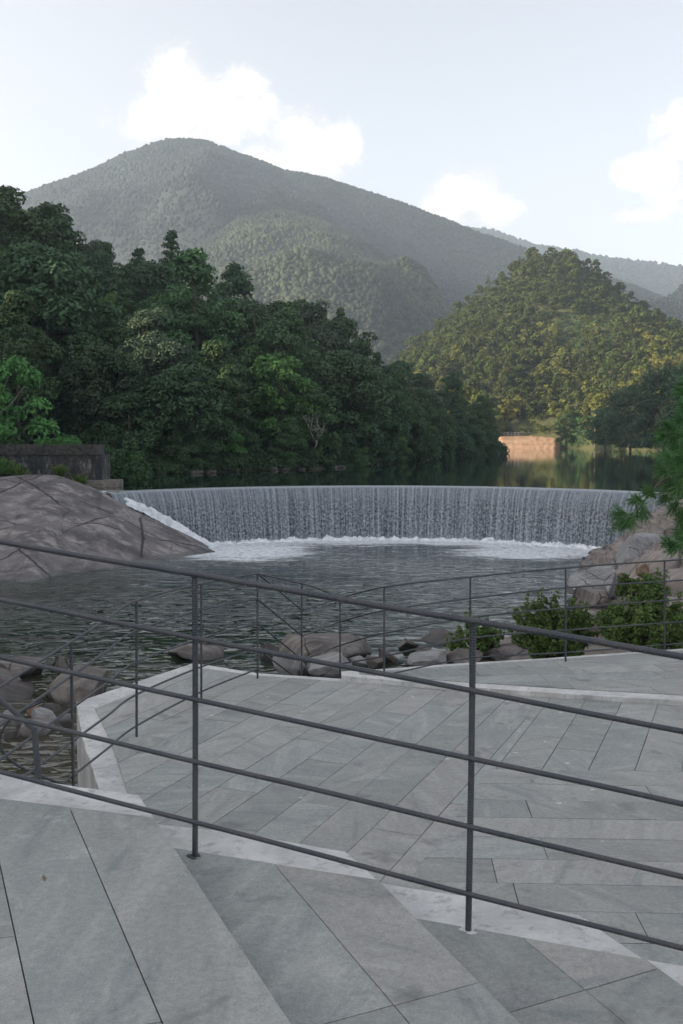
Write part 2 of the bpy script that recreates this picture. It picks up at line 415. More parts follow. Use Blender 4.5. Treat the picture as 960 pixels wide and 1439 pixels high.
class MB:
    def __init__(s): s.v, s.f, s.a = [], [], []
    def add(s, vs, fs, a=0.0):
        b = len(s.v)
        s.v += [tuple(x) for x in vs]
        s.f += [tuple(i + b for i in q) for q in fs]
        s.a += [a] * len(vs)
    def prism(s, poly, z0, z1, a=0.0):
        n = len(poly)
        # force CCW
        ar = sum(poly[i][0] * poly[(i + 1) % n][1] - poly[(i + 1) % n][0] * poly[i][1] for i in range(n))
        if ar < 0: poly = poly[::-1]
        vs = [(p[0], p[1], z1) for p in poly] + [(p[0], p[1], z0) for p in poly]
        fs = [tuple(range(n))] + [tuple(range(2 * n - 1, n - 1, -1))]
        fs += [(i, i + n, (i + 1) % n + n, (i + 1) % n) for i in range(n)]
        s.add(vs, fs, a)
    def box(s, x0, x1, y0, y1, z0, z1, a=0.0):
        s.prism([(x0, y0), (x1, y0), (x1, y1), (x0, y1)], z0, z1, a)
    def tube(s, pts, rads, n=8, a=0.0, cap=True):
        pts = [Vector(p) for p in pts]
        if not isinstance(rads, (list, tuple)): rads = [rads] * len(pts)
        t0 = (pts[1] - pts[0]).normalized()
        ref = Vector((0, 0, 1)) if abs(t0.z) < 0.9 else Vector((1, 0, 0))
        nrm = t0.cross(ref).normalized()
        vs, fs = [], []
        for i, p in enumerate(pts):
            if i == 0: t = t0
            elif i == len(pts) - 1: t = (pts[i] - pts[i - 1]).normalized()
            else: t = ((pts[i + 1] - p).normalized() + (p - pts[i - 1]).normalized()).normalized()
            nrm = (nrm - t * nrm.dot(t)).normalized()
            bn = t.cross(nrm)
            for k in range(n):
                an = 2 * math.pi * k / n
                vs.append(p + (nrm * math.cos(an) + bn * math.sin(an)) * rads[i])
        for i in range(len(pts) - 1):
            for k in range(n):
                k2 = (k + 1) % n
                fs.append((i * n + k, i * n + k2, (i + 1) * n + k2, (i + 1) * n + k))
        if cap:
            fs.append(tuple(range(n - 1, -1, -1)))
            m = (len(pts) - 1) * n
            fs.append(tuple(range(m, m + n)))
        s.add(vs, fs, a)
    def mesh(s, name, mat, smooth=False, off=None, attr=False):
        v = np.array(s.v, dtype=np.float32)
        if off is not None: v = v - np.array(off, dtype=np.float32)
        return mesh_np(name, v, s.f, mat, smooth, {'rnd': s.a} if attr else None)
    def build(s, name, mat, parent=None, smooth=False, off=None, attr=False):
        return link(name, s.mesh(name, mat, smooth, off, attr), parent)

def spline(pts, sub=6):
    """Catmull-Rom through pts"""
    pts = [Vector(p) for p in pts]
    if len(pts) < 3: return pts
    q = [pts[0] * 2 - pts[1]] + pts + [pts[-1] * 2 - pts[-2]]
    out = []
    for i in range(1, len(q) - 2):
        for k in range(sub):
            t = k / sub
            a, b, c, d = q[i - 1], q[i], q[i + 1], q[i + 2]
            out.append(0.5 * ((2 * b) + (c - a) * t + (2 * a - 5 * b + 4 * c - d) * t * t + (3 * b - a - 3 * c + d) * t ** 3))
    out.append(pts[-1])
    return out

def rebar(mb, pts, r, pitch=0.011, n=8, ribs=True):
    """a ribbed bar: closely spaced rings with alternating radius"""
    pts = [Vector(p) for p in pts]
    if not ribs:
        mb.tube(pts, r, n); return
    L = [0]
    for i in range(1, len(pts)): L.append(L[-1] + (pts[i] - pts[i - 1]).length)
    N = max(2, int(L[-1] / pitch))
    ps, rs = [], []
    j = 0
    for i in range(N + 1):
        for fr, rr in ((0.0, 0.965), (0.40, 0.965), (0.55, 1.05), (0.85, 1.05)):
            s = (i + fr) * pitch
            if s > L[-1]: break
            while j < len(L) - 2 and L[j + 1] < s: j += 1
            t = (s - L[j]) / max(1e-6, L[j + 1] - L[j])
            ps.append(pts[j].lerp(pts[j + 1], t)); rs.append(r * rr)
    mb.tube(ps, rs, n)

def clip_half(poly, p, q, left=True):
    """keep the part of poly left (or right) of the line p->q"""
    sg = 1.0 if left else -1.0
    def side(a): return sg * ((q[0] - p[0]) * (a[1] - p[1]) - (q[1] - p[1]) * (a[0] - p[0]))
    out = []
    n = len(poly)
    for i in range(n):
        a, b = poly[i], poly[(i + 1) % n]
        sa, sb = side(a), side(b)
        if sa >= 0: out.append(a)
        if (sa > 0 > sb) or (sa < 0 < sb):
            t = sa / (sa - sb)
            out.append((a[0] + (b[0] - a[0]) * t, a[1] + (b[1] - a[1]) * t))
    return out

def clip_convex(poly, conv):
    for i in range(len(conv)):
        poly = clip_half(poly, conv[i], conv[(i + 1) % len(conv)])
        if len(poly) < 3: return []
    return poly

def area(p):
    return 0.5 * sum(p[i][0] * p[(i + 1) % len(p)][1] - p[(i + 1) % len(p)][0] * p[i][1] for i in range(len(p)))

def pave(mb, zone, org, ang, width, lmin, lmax, z, gap=0.006, seed=1, ext=14):
    """slabs in courses: courses run along ang, clipped to zone"""
    rd = random.Random(seed)
    ca, sa = math.cos(ang), math.sin(ang)
    def w(u, v): return (org[0] + u * ca - v * sa, org[1] + u * sa + v * ca)
    us = [((p[0] - org[0]) * ca + (p[1] - org[1]) * sa) for p in zone]
    vs = [(-(p[0] - org[0]) * sa + (p[1] - org[1]) * ca) for p in zone]
    k0, k1 = math.floor(min(vs) / width), math.ceil(max(vs) / width)
    for k in range(k0, k1):
        u = min(us) - rd.random() * lmax
        while u < max(us):
            l = rd.uniform(lmin, lmax)
            g = gap * rd.uniform(0.6, 1.3) / 2
            rect = [w(u + g, k * width + g), w(u + l - g, k * width + g), w(u + l - g, (k + 1) * width - g), w(u + g, (k + 1) * width - g)]
            pol = clip_convex(zone, rect)
            u += l
            if len(pol) >= 3 and abs(area(pol)) > 0.002:
                dz = rd.uniform(-0.0012, 0.0012)
                mb.prism(pol, z - 0.02, z + dz, rd.random())

# ------------------------------------------------------------------ paving: upper steps
ZL = [CZ - 1.500, CZ - 1.621, CZ - 1.741, CZ - 1.861]
PLAT = CZ - 2.47
steps = empty('stone_steps', (0, 3.5, PLAT)); tag(steps, kind='structure')
SOFF = (0, 3.5, PLAT)
BIG = [(-4, -2), (7, -2), (7, 9), (-4, 9)]
def L2(a, b, z):
    p, q = P(*a, z), P(*b, z)
    return (p.x, p.y), (q.x, q.y)
def clipL(poly, a, b, z, left):
    p, q = L2(a, b, z)
    return clip_half(poly, p, q, left)
# (a above b in the picture: walking a->b we face the camera, so picture-left is on our RIGHT side)
edgeAB = ((222, 1157), (410, 1439)); edgeBC = ((534, 1238), (730, 1436)); edgeCD = ((907, 1347), (960, 1385))
seam0 = ((0, 1215), (48, 1439)); seam1 = ((97, 1133), (228, 1437)); seamB = ((385, 1214), (576, 1439)); seamC = ((740, 1323), (880, 1439))
inA = ((0, 1122), (218, 1149)); inB = ((248, 1192), (527, 1235)); inC = ((589, 1291), (903, 1347)); inD = ((960, 1392), (1300, 1452))
def rightof(poly, ln, z): return clipL(poly, ln[0], ln[1], z, True)      # picture-right side
def leftof(poly, ln, z): return clipL(poly, ln[0], ln[1], z, False)
def nearof(poly, ln, z): return clipL(poly, ln[0], ln[1], z, False)      # camera side of a left->right line
def farof(poly, ln, z): return clipL(poly, ln[0], ln[1], z, True)
def shrink(poly, g):
    n = len(poly)
    if area(poly) < 0: poly = poly[::-1]
    out = poly
    for i in range(n):
        a, b = poly[i], poly[(i + 1) % n]
        d = math.hypot(b[0] - a[0], b[1] - a[1])
        if d < 1e-4: continue
        nx, ny = -(b[1] - a[1]) / d * g, (b[0] - a[0]) / d * g
        out = clip_half(out, (a[0] + nx, a[1] + ny), (b[0] + nx, b[1] + ny), True)
    return out
sm = MB(); rs = random.Random(5)
def slab(poly, z, rnd=None):
    pol = shrink(poly, 0.0022)
    if len(pol) >= 3 and abs(area(pol)) > 0.003:
        sm.prism(pol, z - 0.03, z + rs.uniform(-0.001, 0.001), rs.random() if rnd is None else rnd)
A = nearof(leftof(BIG, edgeAB, ZL[0]), inA, ZL[0])
B = nearof(leftof(rightof(BIG, edgeAB, ZL[0]), edgeBC, ZL[1]), inB, ZL[1])
Cc = nearof(leftof(rightof(BIG, edgeBC, ZL[1]), edgeCD, ZL[2]), inC, ZL[2])
D = nearof(rightof(BIG, edgeCD, ZL[2]), inD, ZL[3])
def course(poly, z, joints):
    """cut one course by joints given as pixel segments (near to far order does not matter)"""
    rest = poly
    for j in joints:
        slab(farof(rest, j, z), z)
        rest = nearof(rest, j, z)
    slab(rest, z)
jA1 = ((207, 1439), (228, 1436)); jB1 = ((456, 1439), (544, 1415)); jB2 = ((557, 1412), (678, 1379)); jC1 = ((726, 1420), (921, 1362))
course(leftof(A, seam0, ZL[0]), ZL[0], [((-120, 1330), (0, 1318))])
course(leftof(rightof(A, seam0, ZL[0]), seam1, ZL[0]), ZL[0], [jA1])
course(rightof(A, seam1, ZL[0]), ZL[0], [((380, 1520), (450, 1500))])
course(leftof(B, seamB, ZL[1]), ZL[1], [jB1])
course(rightof(B, seamB, ZL[1]), ZL[1], [jB2])
course(leftof(Cc, seamC, ZL[2]), ZL[2], [jC1])
course(rightof(Cc, seamC, ZL[2]), ZL[2], [jC1])
course(D, ZL[3], [((960, 1450), (1200, 1400))])
sm.build('slabs', STONE, steps, off=SOFF, attr=True)
mo = MB()
for pol, z in ((A, ZL[0]), (B, ZL[1]), (Cc, ZL[2]), (D, ZL[3])):
    mo.prism(shrink(pol, 0.008), PLAT - 0.3, z - 0.010)
mo.build('mortar_bed', MORTAR, steps, off=SOFF)
bands = [
 (ZL[0], [(-700, 1008), (-300, 1050), (0, 1085), (60, 1096), (113, 1105), (160, 1111), (195, 1116), (222, 1157)], [(216, 1153), (180, 1148), (97, 1138), (0, 1127), (-300, 1092), (-700, 1048)]),
 (ZL[1], [(205, 1155), (223, 1157), (320, 1168), (400, 1181), (484, 1195), (511, 1217), (534, 1240)], [(525, 1240), (385, 1219), (300, 1206), (245, 1197)]),
 (ZL[2], [(505, 1235), (534, 1240), (640, 1256), (726, 1270), (816, 1285), (847, 1308), (908, 1349)], [(902, 1352), (712, 1317), (620, 1303), (583, 1295)]),
 (ZL[3], [(870, 1341), (908, 1348), (960, 1356), (1300, 1410)], [(1300, 1458), (960, 1398), (915, 1389)])]
for z, o_, i_ in bands:
    kb = MB()
    # dense, slightly wobbly outline so the plaster does not read as ruled
    pts = [P(a, b, z) for a, b in o_] + [P(a, b, z) for a, b in i_]
    dense = []
    for i in range(len(pts)):
        a, b = pts[i], pts[(i + 1) % len(pts)]
        n = max(1, int((b - a).length / 0.06))
        for k in range(n):
            q = a.lerp(b, k / n)
            w_ = 0.006
            dense.append((q.x + w_ * mn.noise(q * 9), q.y + w_ * mn.noise(q * 9 + Vector((5, 3, 1)))))
    kb.prism(dense, PLAT - 0.25, z - 0.004)
    kb.build('plaster_kerb', PLASTER, steps, off=SOFF)

# ------------------------------------------------------------------ lower platform
plat = empty('stone_platform', (0, 8, PLAT)); tag(plat, kind='structure')
POFF = (0, 8, PLAT)
def G(px, py, z=PLAT):
    p = P(px, py, z); return (p.x, p.y)
outer = [G(272, 931), G(360, 945), G(480, 953), G(630, 967), G(960, 987), G(1500, 1016), (8.5, 2.2), (-0.9, 2.2), G(165, 1190), G(140, 1110), G(119, 1047), G(112, 1015), G(107, 986)]
stone_zone = [G(281, 939), G(362, 950), G(480, 958), G(630, 969), G(960, 989), G(1500, 1018), (8.4, 2.3), (-0.75, 2.3), G(205, 1190), G(179, 1112), G(165, 1068), G(154, 1039), G(134, 996)]
pb = MB(); pb.prism(outer, -0.6, PLAT - 0.012)
def wob(poly, amp=0.008, step=0.08):
    out = []
    for i in range(len(poly)):
        a, b = Vector((*poly[i], 0)), Vector((*poly[(i + 1) % len(poly)], 0))
        n = max(1, int((b - a).length / step))
        for k in range(n):
            q = a.lerp(b, k / n)
            out.append((q.x + amp * mn.noise(q * 7), q.y + amp * mn.noise(q * 7 + Vector((9, 2, 4)))))
    return out
pb = MB(); pb.prism(wob(outer), -0.6, PLAT - 0.006)
pb.build('plaster_edge', PLASTER, plat, off=POFF)
ms = MB(); ms.prism(shrink(wob(stone_zone, 0.006), 0.0), PLAT - 0.1, PLAT - 0.003)
ms.build('mortar_bed', MORTAR, plat, off=POFF)
split_a, split_b = G(570, 1245), G(764, 976)
topR = (G(690, 1081), G(960, 1085))
az_seam = math.atan2(1.0, 0.42)
zl = clip_half(stone_zone, split_a, split_b, True)          # left of the long diagonal joint
zr = clip_half(stone_zone, split_a, split_b, False)
zr_far = clip_half(zr, topR[0], topR[1], True)
zr_near = clip_half(zr, topR[0], topR[1], False)
ps = MB()
pave(ps, wob(zl, 0.004), G(234, 1151), az_seam, 0.325, 0.9, 2.0, PLAT + 0.004, 0.0060, 3)
pave(ps, zr_far, split_a, math.atan2(split_b[1] - split_a[1], split_b[0] - split_a[0]) - 0.02, 0.325, 1.2, 2.4, PLAT + 0.004, 0.0060, 4)
pave(ps, zr_near, topR[0], math.atan2(topR[1][1] - topR[0][1], topR[1][0] - topR[0][0]), 0.335, 0.9, 2.0, PLAT + 0.004, 0.0060, 9)
ps.build('slabs', STONE, plat, off=POFF, attr=True)
# the slightly raised far strip with its own plaster rim
ZS = PLAT + 0.055
strip = [G(480, 943, ZS), G(545, 939, ZS), G(640, 932, ZS), G(760, 925, ZS), G(960, 911, ZS), G(1500, 873, ZS), G(1500, 1012, ZS), G(960, 984, ZS), G(800, 975, ZS), G(630, 963, ZS), G(480, 949, ZS)]
st = MB(); st.prism(wob(strip, 0.008), -0.6, ZS - 0.004)
st.build('plaster_rim', PLASTER, plat, off=POFF)
sz = [G(505, 944, ZS), G(545, 943, ZS), G(640, 936, ZS), G(760, 928, ZS), G(960, 914.5, ZS), G(1500, 878, ZS), G(1500, 1004, ZS), G(960, 977, ZS), G(800, 968, ZS), G(630, 957, ZS), G(505, 947, ZS)]
ss = MB(); pave(ss, sz, sz[0], 0.10, 0.32, 0.8, 1.6, ZS + 0.005, 0.007, 12)
ss.build('strip_slabs', STONE, plat, off=POFF, attr=True)

# dry leaves scattered over the paving
DRY = mat_leaf('dry_leaf', (0.10, 0.075, 0.045), (0.24, 0.19, 0.12))
r_l = np.random.default_rng(404)
lm = None
for k, (lx, ly, zz) in enumerate([(62, 1236, ZL[0]), (748, 1098, PLAT + 0.005), (805, 968, ZS + 0.005)]):
    q = P(lx, ly, zz)
    if lm is None:
        a = MB(); a.add([(-0.028, 0, 0.002), (-0.008, -0.011, 0.006), (0.02, -0.007, 0.004), (0.034, 0.003, 0.010), (0.018, 0.010, 0.005), (-0.01, 0.010, 0.008)], [(0, 1, 2, 3, 4, 5)], 0.5)
        o = a.build('dry_leaf', DRY, None, attr=True); lm = o
    else:
        o = lm.copy(); COL.objects.link(o)
    o.location = (q.x, q.y, zz + 0.003); o.rotation_euler = (0, 0, float(r_l.uniform(0, 6.28))); s_ = float(r_l.uniform(0.5, 0.8)); o.scale = (s_, s_, s_)
    tag(o, 'tiny dry brown leaf lying on the grey paving', 'leaf', 'dry leaves on the paving')

# ------------------------------------------------------------------ near railing
def hpost(px, ytop, ybase, z):
    f = P(px, ybase, z)
    return f
f1 = P(274, 1203, ZL[1]); f2 = P(658, 1308, ZL[2])
t1 = Pd(274, 806, f1.y); t2 = Pd(665, 872, f2.y)
near = empty('rebar_railing', f1)
tag(near, 'dark ribbed steel bar railing sloping down along the upper steps, nearest the camera', 'railing')
dirn = (t2 - t1)
for k in range(5):
    sag = -0.004
    a = t1 - dirn * 1.75; b = t2 + dirn * 1.55
    base = Vector((0, 0, -0.2425 * k))
    pts = []
    for i in range(25):
        u = i / 24
        q = a.lerp(b, u) + base
        q.z += 0.006 * mn.noise(Vector((u * 5 + k * 3.1, k * 1.7, 0)))
        q.y -= 0.020 + 0.004 * mn.noise(Vector((u * 4, k * 2.3, 7)))
        pts.append(q)
    mb = MB()
    rebar(mb, spline(pts, 4), 0.0112 if k == 0 else 0.0096, 0.010, 10)
    mb.build('rail', REBAR, near, smooth=True, off=f1)
posts = [(f1, t1), (f2, t2)]
for s_, z_ in ((-1.62, ZL[0] - 0.0), (1.5, ZL[3] - 0.12)):
    t_ = t1 + dirn * s_ if s_ < 0 else t2 + dirn * s_
    posts.append((Vector((t_.x, t_.y, z_ - 0.05)), t_))
for f_, t_ in posts:
    mb = MB()
    rebar(mb, [f_ - Vector((0, 0, 0.04)), f_.lerp(t_, 0.5) + Vector((0.002, 0, 0)), t_ + Vector((0, 0, 0.004))], 0.0113, 0.010, 10)
    mb.build('post', REBAR, near, smooth=True, off=f1)
# mortar collars where the posts are set into the stone
for f_ in (f1, f2):
    mb = MB(); n = 18
    ring = []
    for k in range(n):
        a = 2 * math.pi * k / n
        r_ = 0.026 + 0.030 * mn.noise(Vector((math.cos(a) * 1.7, math.sin(a) * 1.7, f_.x * 3)))
        ring.append((f_.x + r_ * math.cos(a) * 1.2, f_.y + r_ * math.sin(a)))
    mb.prism(ring, f_.z - 0.01, f_.z + 0.0025)
    mb.build('mortar_collar', MORTAR if f_ is f1 else PLASTER, near, off=f1)
# short stub and brace at the left, on the rim of the top step
sb = P(55, 1093, ZL[0]); Y0 = sb.y
mb = MB(); rebar(mb, [sb - Vector((0, 0, 0.03)), Pd(48, 1022, Y0)], 0.0135, 0.013, 10); mb.build('stub_post', REBAR, near, smooth=True, off=f1)
mb = MB(); rebar(mb, [Pd(-180, 835, Y0 + 0.5), Pd(-60, 930, Y0 + .15), Pd(0, 983, Y0), Pd(49, 1026, Y0)], 0.0105, 0.013, 8); mb.build('brace', REBAR, near, smooth=True, off=f1)

# ------------------------------------------------------------------ lower railing
tab = {  # px: (base py or None, Y or None, [rail py])
 100: (1108, [902, 950, 996, 1043, 1092]),
 192: (1036, [844, 886, 930, 976, 1020]),
 283: (983, [820, 857, 897, 937, 972]),
 362: (954, [806, 842, 876, 912, 940])}
low = empty('rebar_railing', P(362, 954, PLAT))
LOFF = tuple(low.location)
tag(low, 'thin dark steel bar railing around the far edge of the lower paved platform', 'railing')
RP, RR = 0.0115, 0.0090
def lowpost(px, foot, ytop):
    mb = MB(); top = Pd(px, ytop, foot.y)
    rebar(mb, [foot - Vector((0, 0, 0.05)), top], RP, 0.016, 6)
    mb.build('post', REBAR, low, smooth=True, off=LOFF)
pts_by = {}
for px, (by, rl) in tab.items():
    foot = P(px + (3 if px == 100 else 0), by, PLAT)
    pts_by[px] = [Pd(px, y, foot.y) for y in rl]
    lowpost(px, foot - Vector((0, 0, 0.35 if px == 100 else 0)), rl[0])
for k in range(5):
    a, b = pts_by[192][k], pts_by[100][k]
    far = b + (b - a) * 1.55
    chain = [far, b.lerp(far, 0.5), b, b.lerp(a, 0.5), a, pts_by[283][k], pts_by[362][k]]
    mb = MB(); rebar(mb, spline(chain, 8), RR, 0.016, 6)
    mb.build('rail', REBAR, low, smooth=True, off=LOFF)
# looped bar end at the left
yl = pts_by[100][2].y - 0.5
loop = [Pd(60, 985, yl), Pd(25, 1003, yl), Pd(6, 1022, yl), Pd(0, 1043, yl), Pd(9, 1063, yl), Pd(33, 1080, yl), Pd(66, 1094, yl), Pd(100, 1106, yl)]
mb = MB(); rebar(mb, spline(loop, 8), RR * 0.95, 0.016, 6); mb.build('rail_loop', REBAR, low, smooth=True, off=LOFF)
# right hand run
rt = {426: [857, 893, 926, 950, 975], 478: [841, 874, 907, 933, 958], 540: [825, 858, 890, 922, 949], 661: [811, 841, 868, 897, 925],
      795: [798, 826, 854.5, 885.6, 917], 934: [788, 817, 844, 875.5, 906], 1080: [779, 807, 834, 865, 896]}
feet = {540: P(540, 956, PLAT), 661: P(661, 939, ZS), 795: P(795, 930, ZS), 934: P(934, 915.6, ZS), 1080: P(1080, 904, ZS)}
feet[424] = Pd(424, 985, 12.2); feet[426] = feet[424]; feet[478] = Pd(478, 985, 13.2)
for px in (540, 661, 795, 934, 1080): lowpost(px, feet[px], rt[px][0])
lowpost(424, feet[424], 819); lowpost(478, feet[478], 840)
for k in range(5):
    keys = [478, 540, 661, 795, 934, 1080] if k > 2 else [426, 478, 540, 661, 795, 934, 1080]
    chain = [Pd(px, rt[px][k], feet[px].y) for px in keys]
    if k == 4: chain = chain[1:]; chain.insert(0, Pd(500, 957, feet[540].y + 0.3))
    mb = MB(); rebar(mb, spline(chain, 8), RR, 0.016, 6); mb.build('rail', REBAR, low, smooth=True, off=LOFF)
for k in range(4):
    a = pts_by[362][k]; b = Pd(424, [857, 893, 926, 958][k], feet[424].y)
    mb = MB(); rebar(mb, [a, b], RR, 0.016, 6); mb.build('brace', REBAR, low, smooth=True, off=LOFF)
mb = MB(); rebar(mb, spline([pts_by[362][0], Pd(424, 820, feet[424].y), Pd(452, 829, 12.7), Pd(478, 841, feet[478].y)], 6), RR, 0.016, 6)
mb.build('rail', REBAR, low, smooth=True, off=LOFF)

# ------------------------------------------------------------------ ground sheet, pool, lake
n = 5000
link('ground', mesh_np('ground', [(-620, -120, -1.2), (1030, -120, -1.2), (1030, 1880, -1.2), (-620, 1880, -1.2)], [(0, 1, 2, 3)], SOIL))['kind'] = 'structure'
# pool: a grid with real low swells
def grid(nx, ny, fx):
    v = np.zeros((ny, nx, 3))
    for j in range(ny):
        for i in range(nx):
            v[j, i] = fx(i / (nx - 1), j / (ny - 1))
    idx = np.arange(nx * ny).reshape(ny, nx)
    f = np.stack([idx[:-1, :-1], idx[:-1, 1:], idx[1:, 1:], idx[1:, :-1]], -1).reshape(-1, 4)
    return v.reshape(-1, 3), f
def poolf(u, w):
    y = 3.0 + 41.0 * w ** 1.35
    x = (-20 + 42 * u) * (0.35 + 0.65 * w)
    z = 0.012 * mn.noise(Vector((x * 0.9, y * 1.9, 0))) + 0.006 * mn.noise(Vector((x * 2.1, y * 4.2, 5)))
    return (x, y, z)
v, f = grid(220, 420, poolf)
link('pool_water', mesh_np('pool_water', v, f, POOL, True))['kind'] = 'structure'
A0, A1 = R(146), R(14)
arc = [A0 + (A1 - A0) * i / 120 for i in range(121)]
def cpt(a, r, z): return (DX + r * math.cos(a), DY + r * math.sin(a), z)
# lake sheet upstream of the crest
NR = 40
vs = []
for j in range(NR):
    s = j / (NR - 1)
    for i, a in enumerate(arc):
        p = cpt(a, DR + 0.45, LAKE)
        u = i / 120
        q = (-150 + 320 * u, 36 + 260 * math.sin(math.pi * u) ** 0.5, LAKE)
        w = s ** 2.2
        vs.append((p[0] + (q[0] - p[0]) * w, p[1] + (q[1] - p[1]) * w, LAKE))
idx = np.arange(NR * 121).reshape(NR, 121)
f = np.stack([idx[:-1, :-1], idx[1:, :-1], idx[1:, 1:], idx[:-1, 1:]], -1).reshape(-1, 4)
link('lake_water', mesh_np('lake_water', vs, f, LAKEM, True))['kind'] = 'structure'
# the weir wall
wv, wf = [], []
for a in arc:
    wv += [cpt(a, DR - 0.02, -1.0), cpt(a, DR - 0.02, LAKE - 0.10), cpt(a, DR + 0.42, LAKE - 0.06), cpt(a, DR + 0.6, -1.0)]
for i in range(120):
    for k in range(4):
        wf.append((i * 4 + k, i * 4 + (k + 1) % 4, (i + 1) * 4 + (k + 1) % 4, (i + 1) * 4 + k))
wf += [(3, 2, 1, 0), (480, 481, 482, 483)]
weir = link('arched_weir', mesh_np('arched_weir', wv, wf, OLDSTONE))
tag(weir, 'curved concrete weir holding back the lake, hidden behind its white curtain of falling water', 'weir')
ab = MB(); a_, b_ = Pd(128, 704, 37.6), Pd(168, 690.5, 37.6)
ab.box(a_.x, b_.x, 37.45, 38.6, -0.8, b_.z)
ab.build('abutment', OLDSTONE, weir)
# the curtain of water
prof = [(0.46, 0.0), (0.25, -0.004), (0.08, -0.02), (-0.03, -0.06), (-0.10, -0.14), (-0.16, -0.28)]
for i in range(1, 31):
    s = i / 30
    prof.append((-0.16 - 0.34 * s ** 0.6, -0.28 - (LAKE - 0.28) * s))
NA = 1300
fv, aa, dd = [], [], []
for j, (dr_, dz_) in enumerate(prof):
    drop = j / (len(prof) - 1)
    amp = 0.0 if j < 2 else min(1.0, (j - 1) / 8)
    for i in range(NA):
        a = A0 + (A1 - A0) * i / (NA - 1)
        s = i / (NA - 1) * abs(A0 - A1) * DR
        zz = LAKE + dz_
        nz = mn.noise(Vector((s * 5.0, zz * 0.35, 1))) * 0.014 + mn.noise(Vector((s * 14.0, zz * 2.0, 3))) * 0.016 + mn.noise(Vector((s * 20.0, zz * 14.0, 9))) * 0.016 * min(1, max(0, (j - 6) / 8))
        fv.append(cpt(a, DR + dr_ - amp * nz, zz))
        aa.append(s); dd.append(-dz_ / LAKE)
idx = np.arange(len(prof) * NA).reshape(len(prof), NA)
f = np.stack([idx[:-1, :-1], idx[:-1, 1:], idx[1:, 1:], idx[1:, :-1]], -1).reshape(-1, 4)
wfall = link('waterfall', mesh_np('waterfall', fv, f, FALL, True, {'arc': aa, 'drop': dd}))
wfall['kind'] = 'structure'
# foam heaped along the foot, and the white chute over the left rock
def ribbon(name, cen, wid, hgt, mat, nx=400, ny=14, seed=0, fr=2.2):
    """cen(u)->point, wid(u)->half width, hgt(u) -> height"""
    v = []
    for j in range(ny):
        w = j / (ny - 1) * 2 - 1
        for i in range(nx):
            u = i / (nx - 1)
            p, side = cen(u)
            q = p + side * (w * wid(u))
            hh = hgt(u) * (1 - w * w) ** 0.7
            q = q + Vector((0, 0, hh * (0.55 + 1.1 * max(-0.4, mn.fractal(q * fr + Vector((seed, 0, 0)), 1.0, 2.0, 4)))))
            v.append(q)
    idx = np.arange(nx * ny).reshape(ny, nx)
    f = np.stack([idx[:-1, :-1], idx[:-1, 1:], idx[1:, 1:], idx[1:, :-1]], -1).reshape(-1, 4)
    return mesh_np(name, [tuple(q) for q in v], f, mat, True)
def cen_foot(u):
    a = A0 + (A1 - A0) * (0.03 + 0.94 * u)
    return Vector(cpt(a, DR - 0.75, -0.04)), Vector((math.cos(a), math.sin(a), 0))
fo = link('foam', ribbon('foam', cen_foot, lambda u: 0.55 + 0.15 * mn.noise(Vector((u * 30, 0, 0))), lambda u: 0.13 + 0.07 * mn.noise(Vector((u * 60, 3, 0))), FOAM, 1500, 22, 0, 4.5))
tag(fo, 'white foam churning along the foot of the curved waterfall', 'foam', kind='stuff')
chp = [Pd(140, 693, 37.2), Pd(155, 697, 37.3), Pd(178, 705, 37.45), Pd(208, 718, 37.8), Pd(234, 732, 38.2), Pd(255, 744, 38.5), Pd(275, 757, 38.6), Pd(300, 768, 38.6), Pd(318, 774, 38.5)]
chs = spline(chp, 12)
def cen_ch(u):
    s = u * (len(chs) - 1); i = min(int(s), len(chs) - 2)
    return chs[i].lerp(chs[i + 1], s - i), Vector((0.30, 0.65, 0.60)).normalized()
ch = link('white_water_chute', ribbon('white_water_chute', cen_ch, lambda u: (0.11 + 0.17 * u) * (1 - u ** 5) * (1 + 0.35 * mn.noise(Vector((u * 40, 1, 2)))), lambda u: 0.05 + 0.10 * math.sin(math.pi * u), FOAM, 500, 26, 4, 5.0))
tag(ch, kind='structure')

# ------------------------------------------------------------------ rocks
def ico(sub):
    import bmesh
    bm = bmesh.new(); bmesh.ops.create_icosphere(bm, subdivisions=sub, radius=1.0)
    v = np.array([q.co[:] for q in bm.verts]); f = np.array([[q.index for q in g.verts] for g in bm.faces]); bm.free()
    return v, f
ICO = {k: ico(k) for k in (1, 2, 4, 5)}
def boulder(seed, sx, sy, sz, sub=4, planes=11, rough=0.03, flat=0.24):
    r = np.random.default_rng(seed)
    v, f = ICO[sub]; v = v.copy()
    for k in range(planes):
        nrm = r.normal(size=3); nrm /= np.linalg.norm(nrm)
        d = r.uniform(flat, flat + 0.32)
        s = v @ nrm - d
        v -= np.maximum(s, 0)[:, None] * nrm
    v -= np.maximum(v[:, 2:3] - r.uniform(0.5, 0.7), 0) * np.array([0, 0, 0.8])
    off = r.uniform(0, 50, 3)
    dsp = np.array([mn.fractal(Vector(q * 2.4 + off), 1.0, 2.1, 5) for q in v])
    rd = np.array([mn.noise(Vector(q * 1.1 + off)) for q in v])
    v = v * (1 + rough * dsp + 0.05 * rd)[:, None]
    lo, hi = v.min(0), v.max(0)
    v = (v - lo) / (hi - lo) * 2 - 1
    return v * np.array([sx, sy, sz]), f

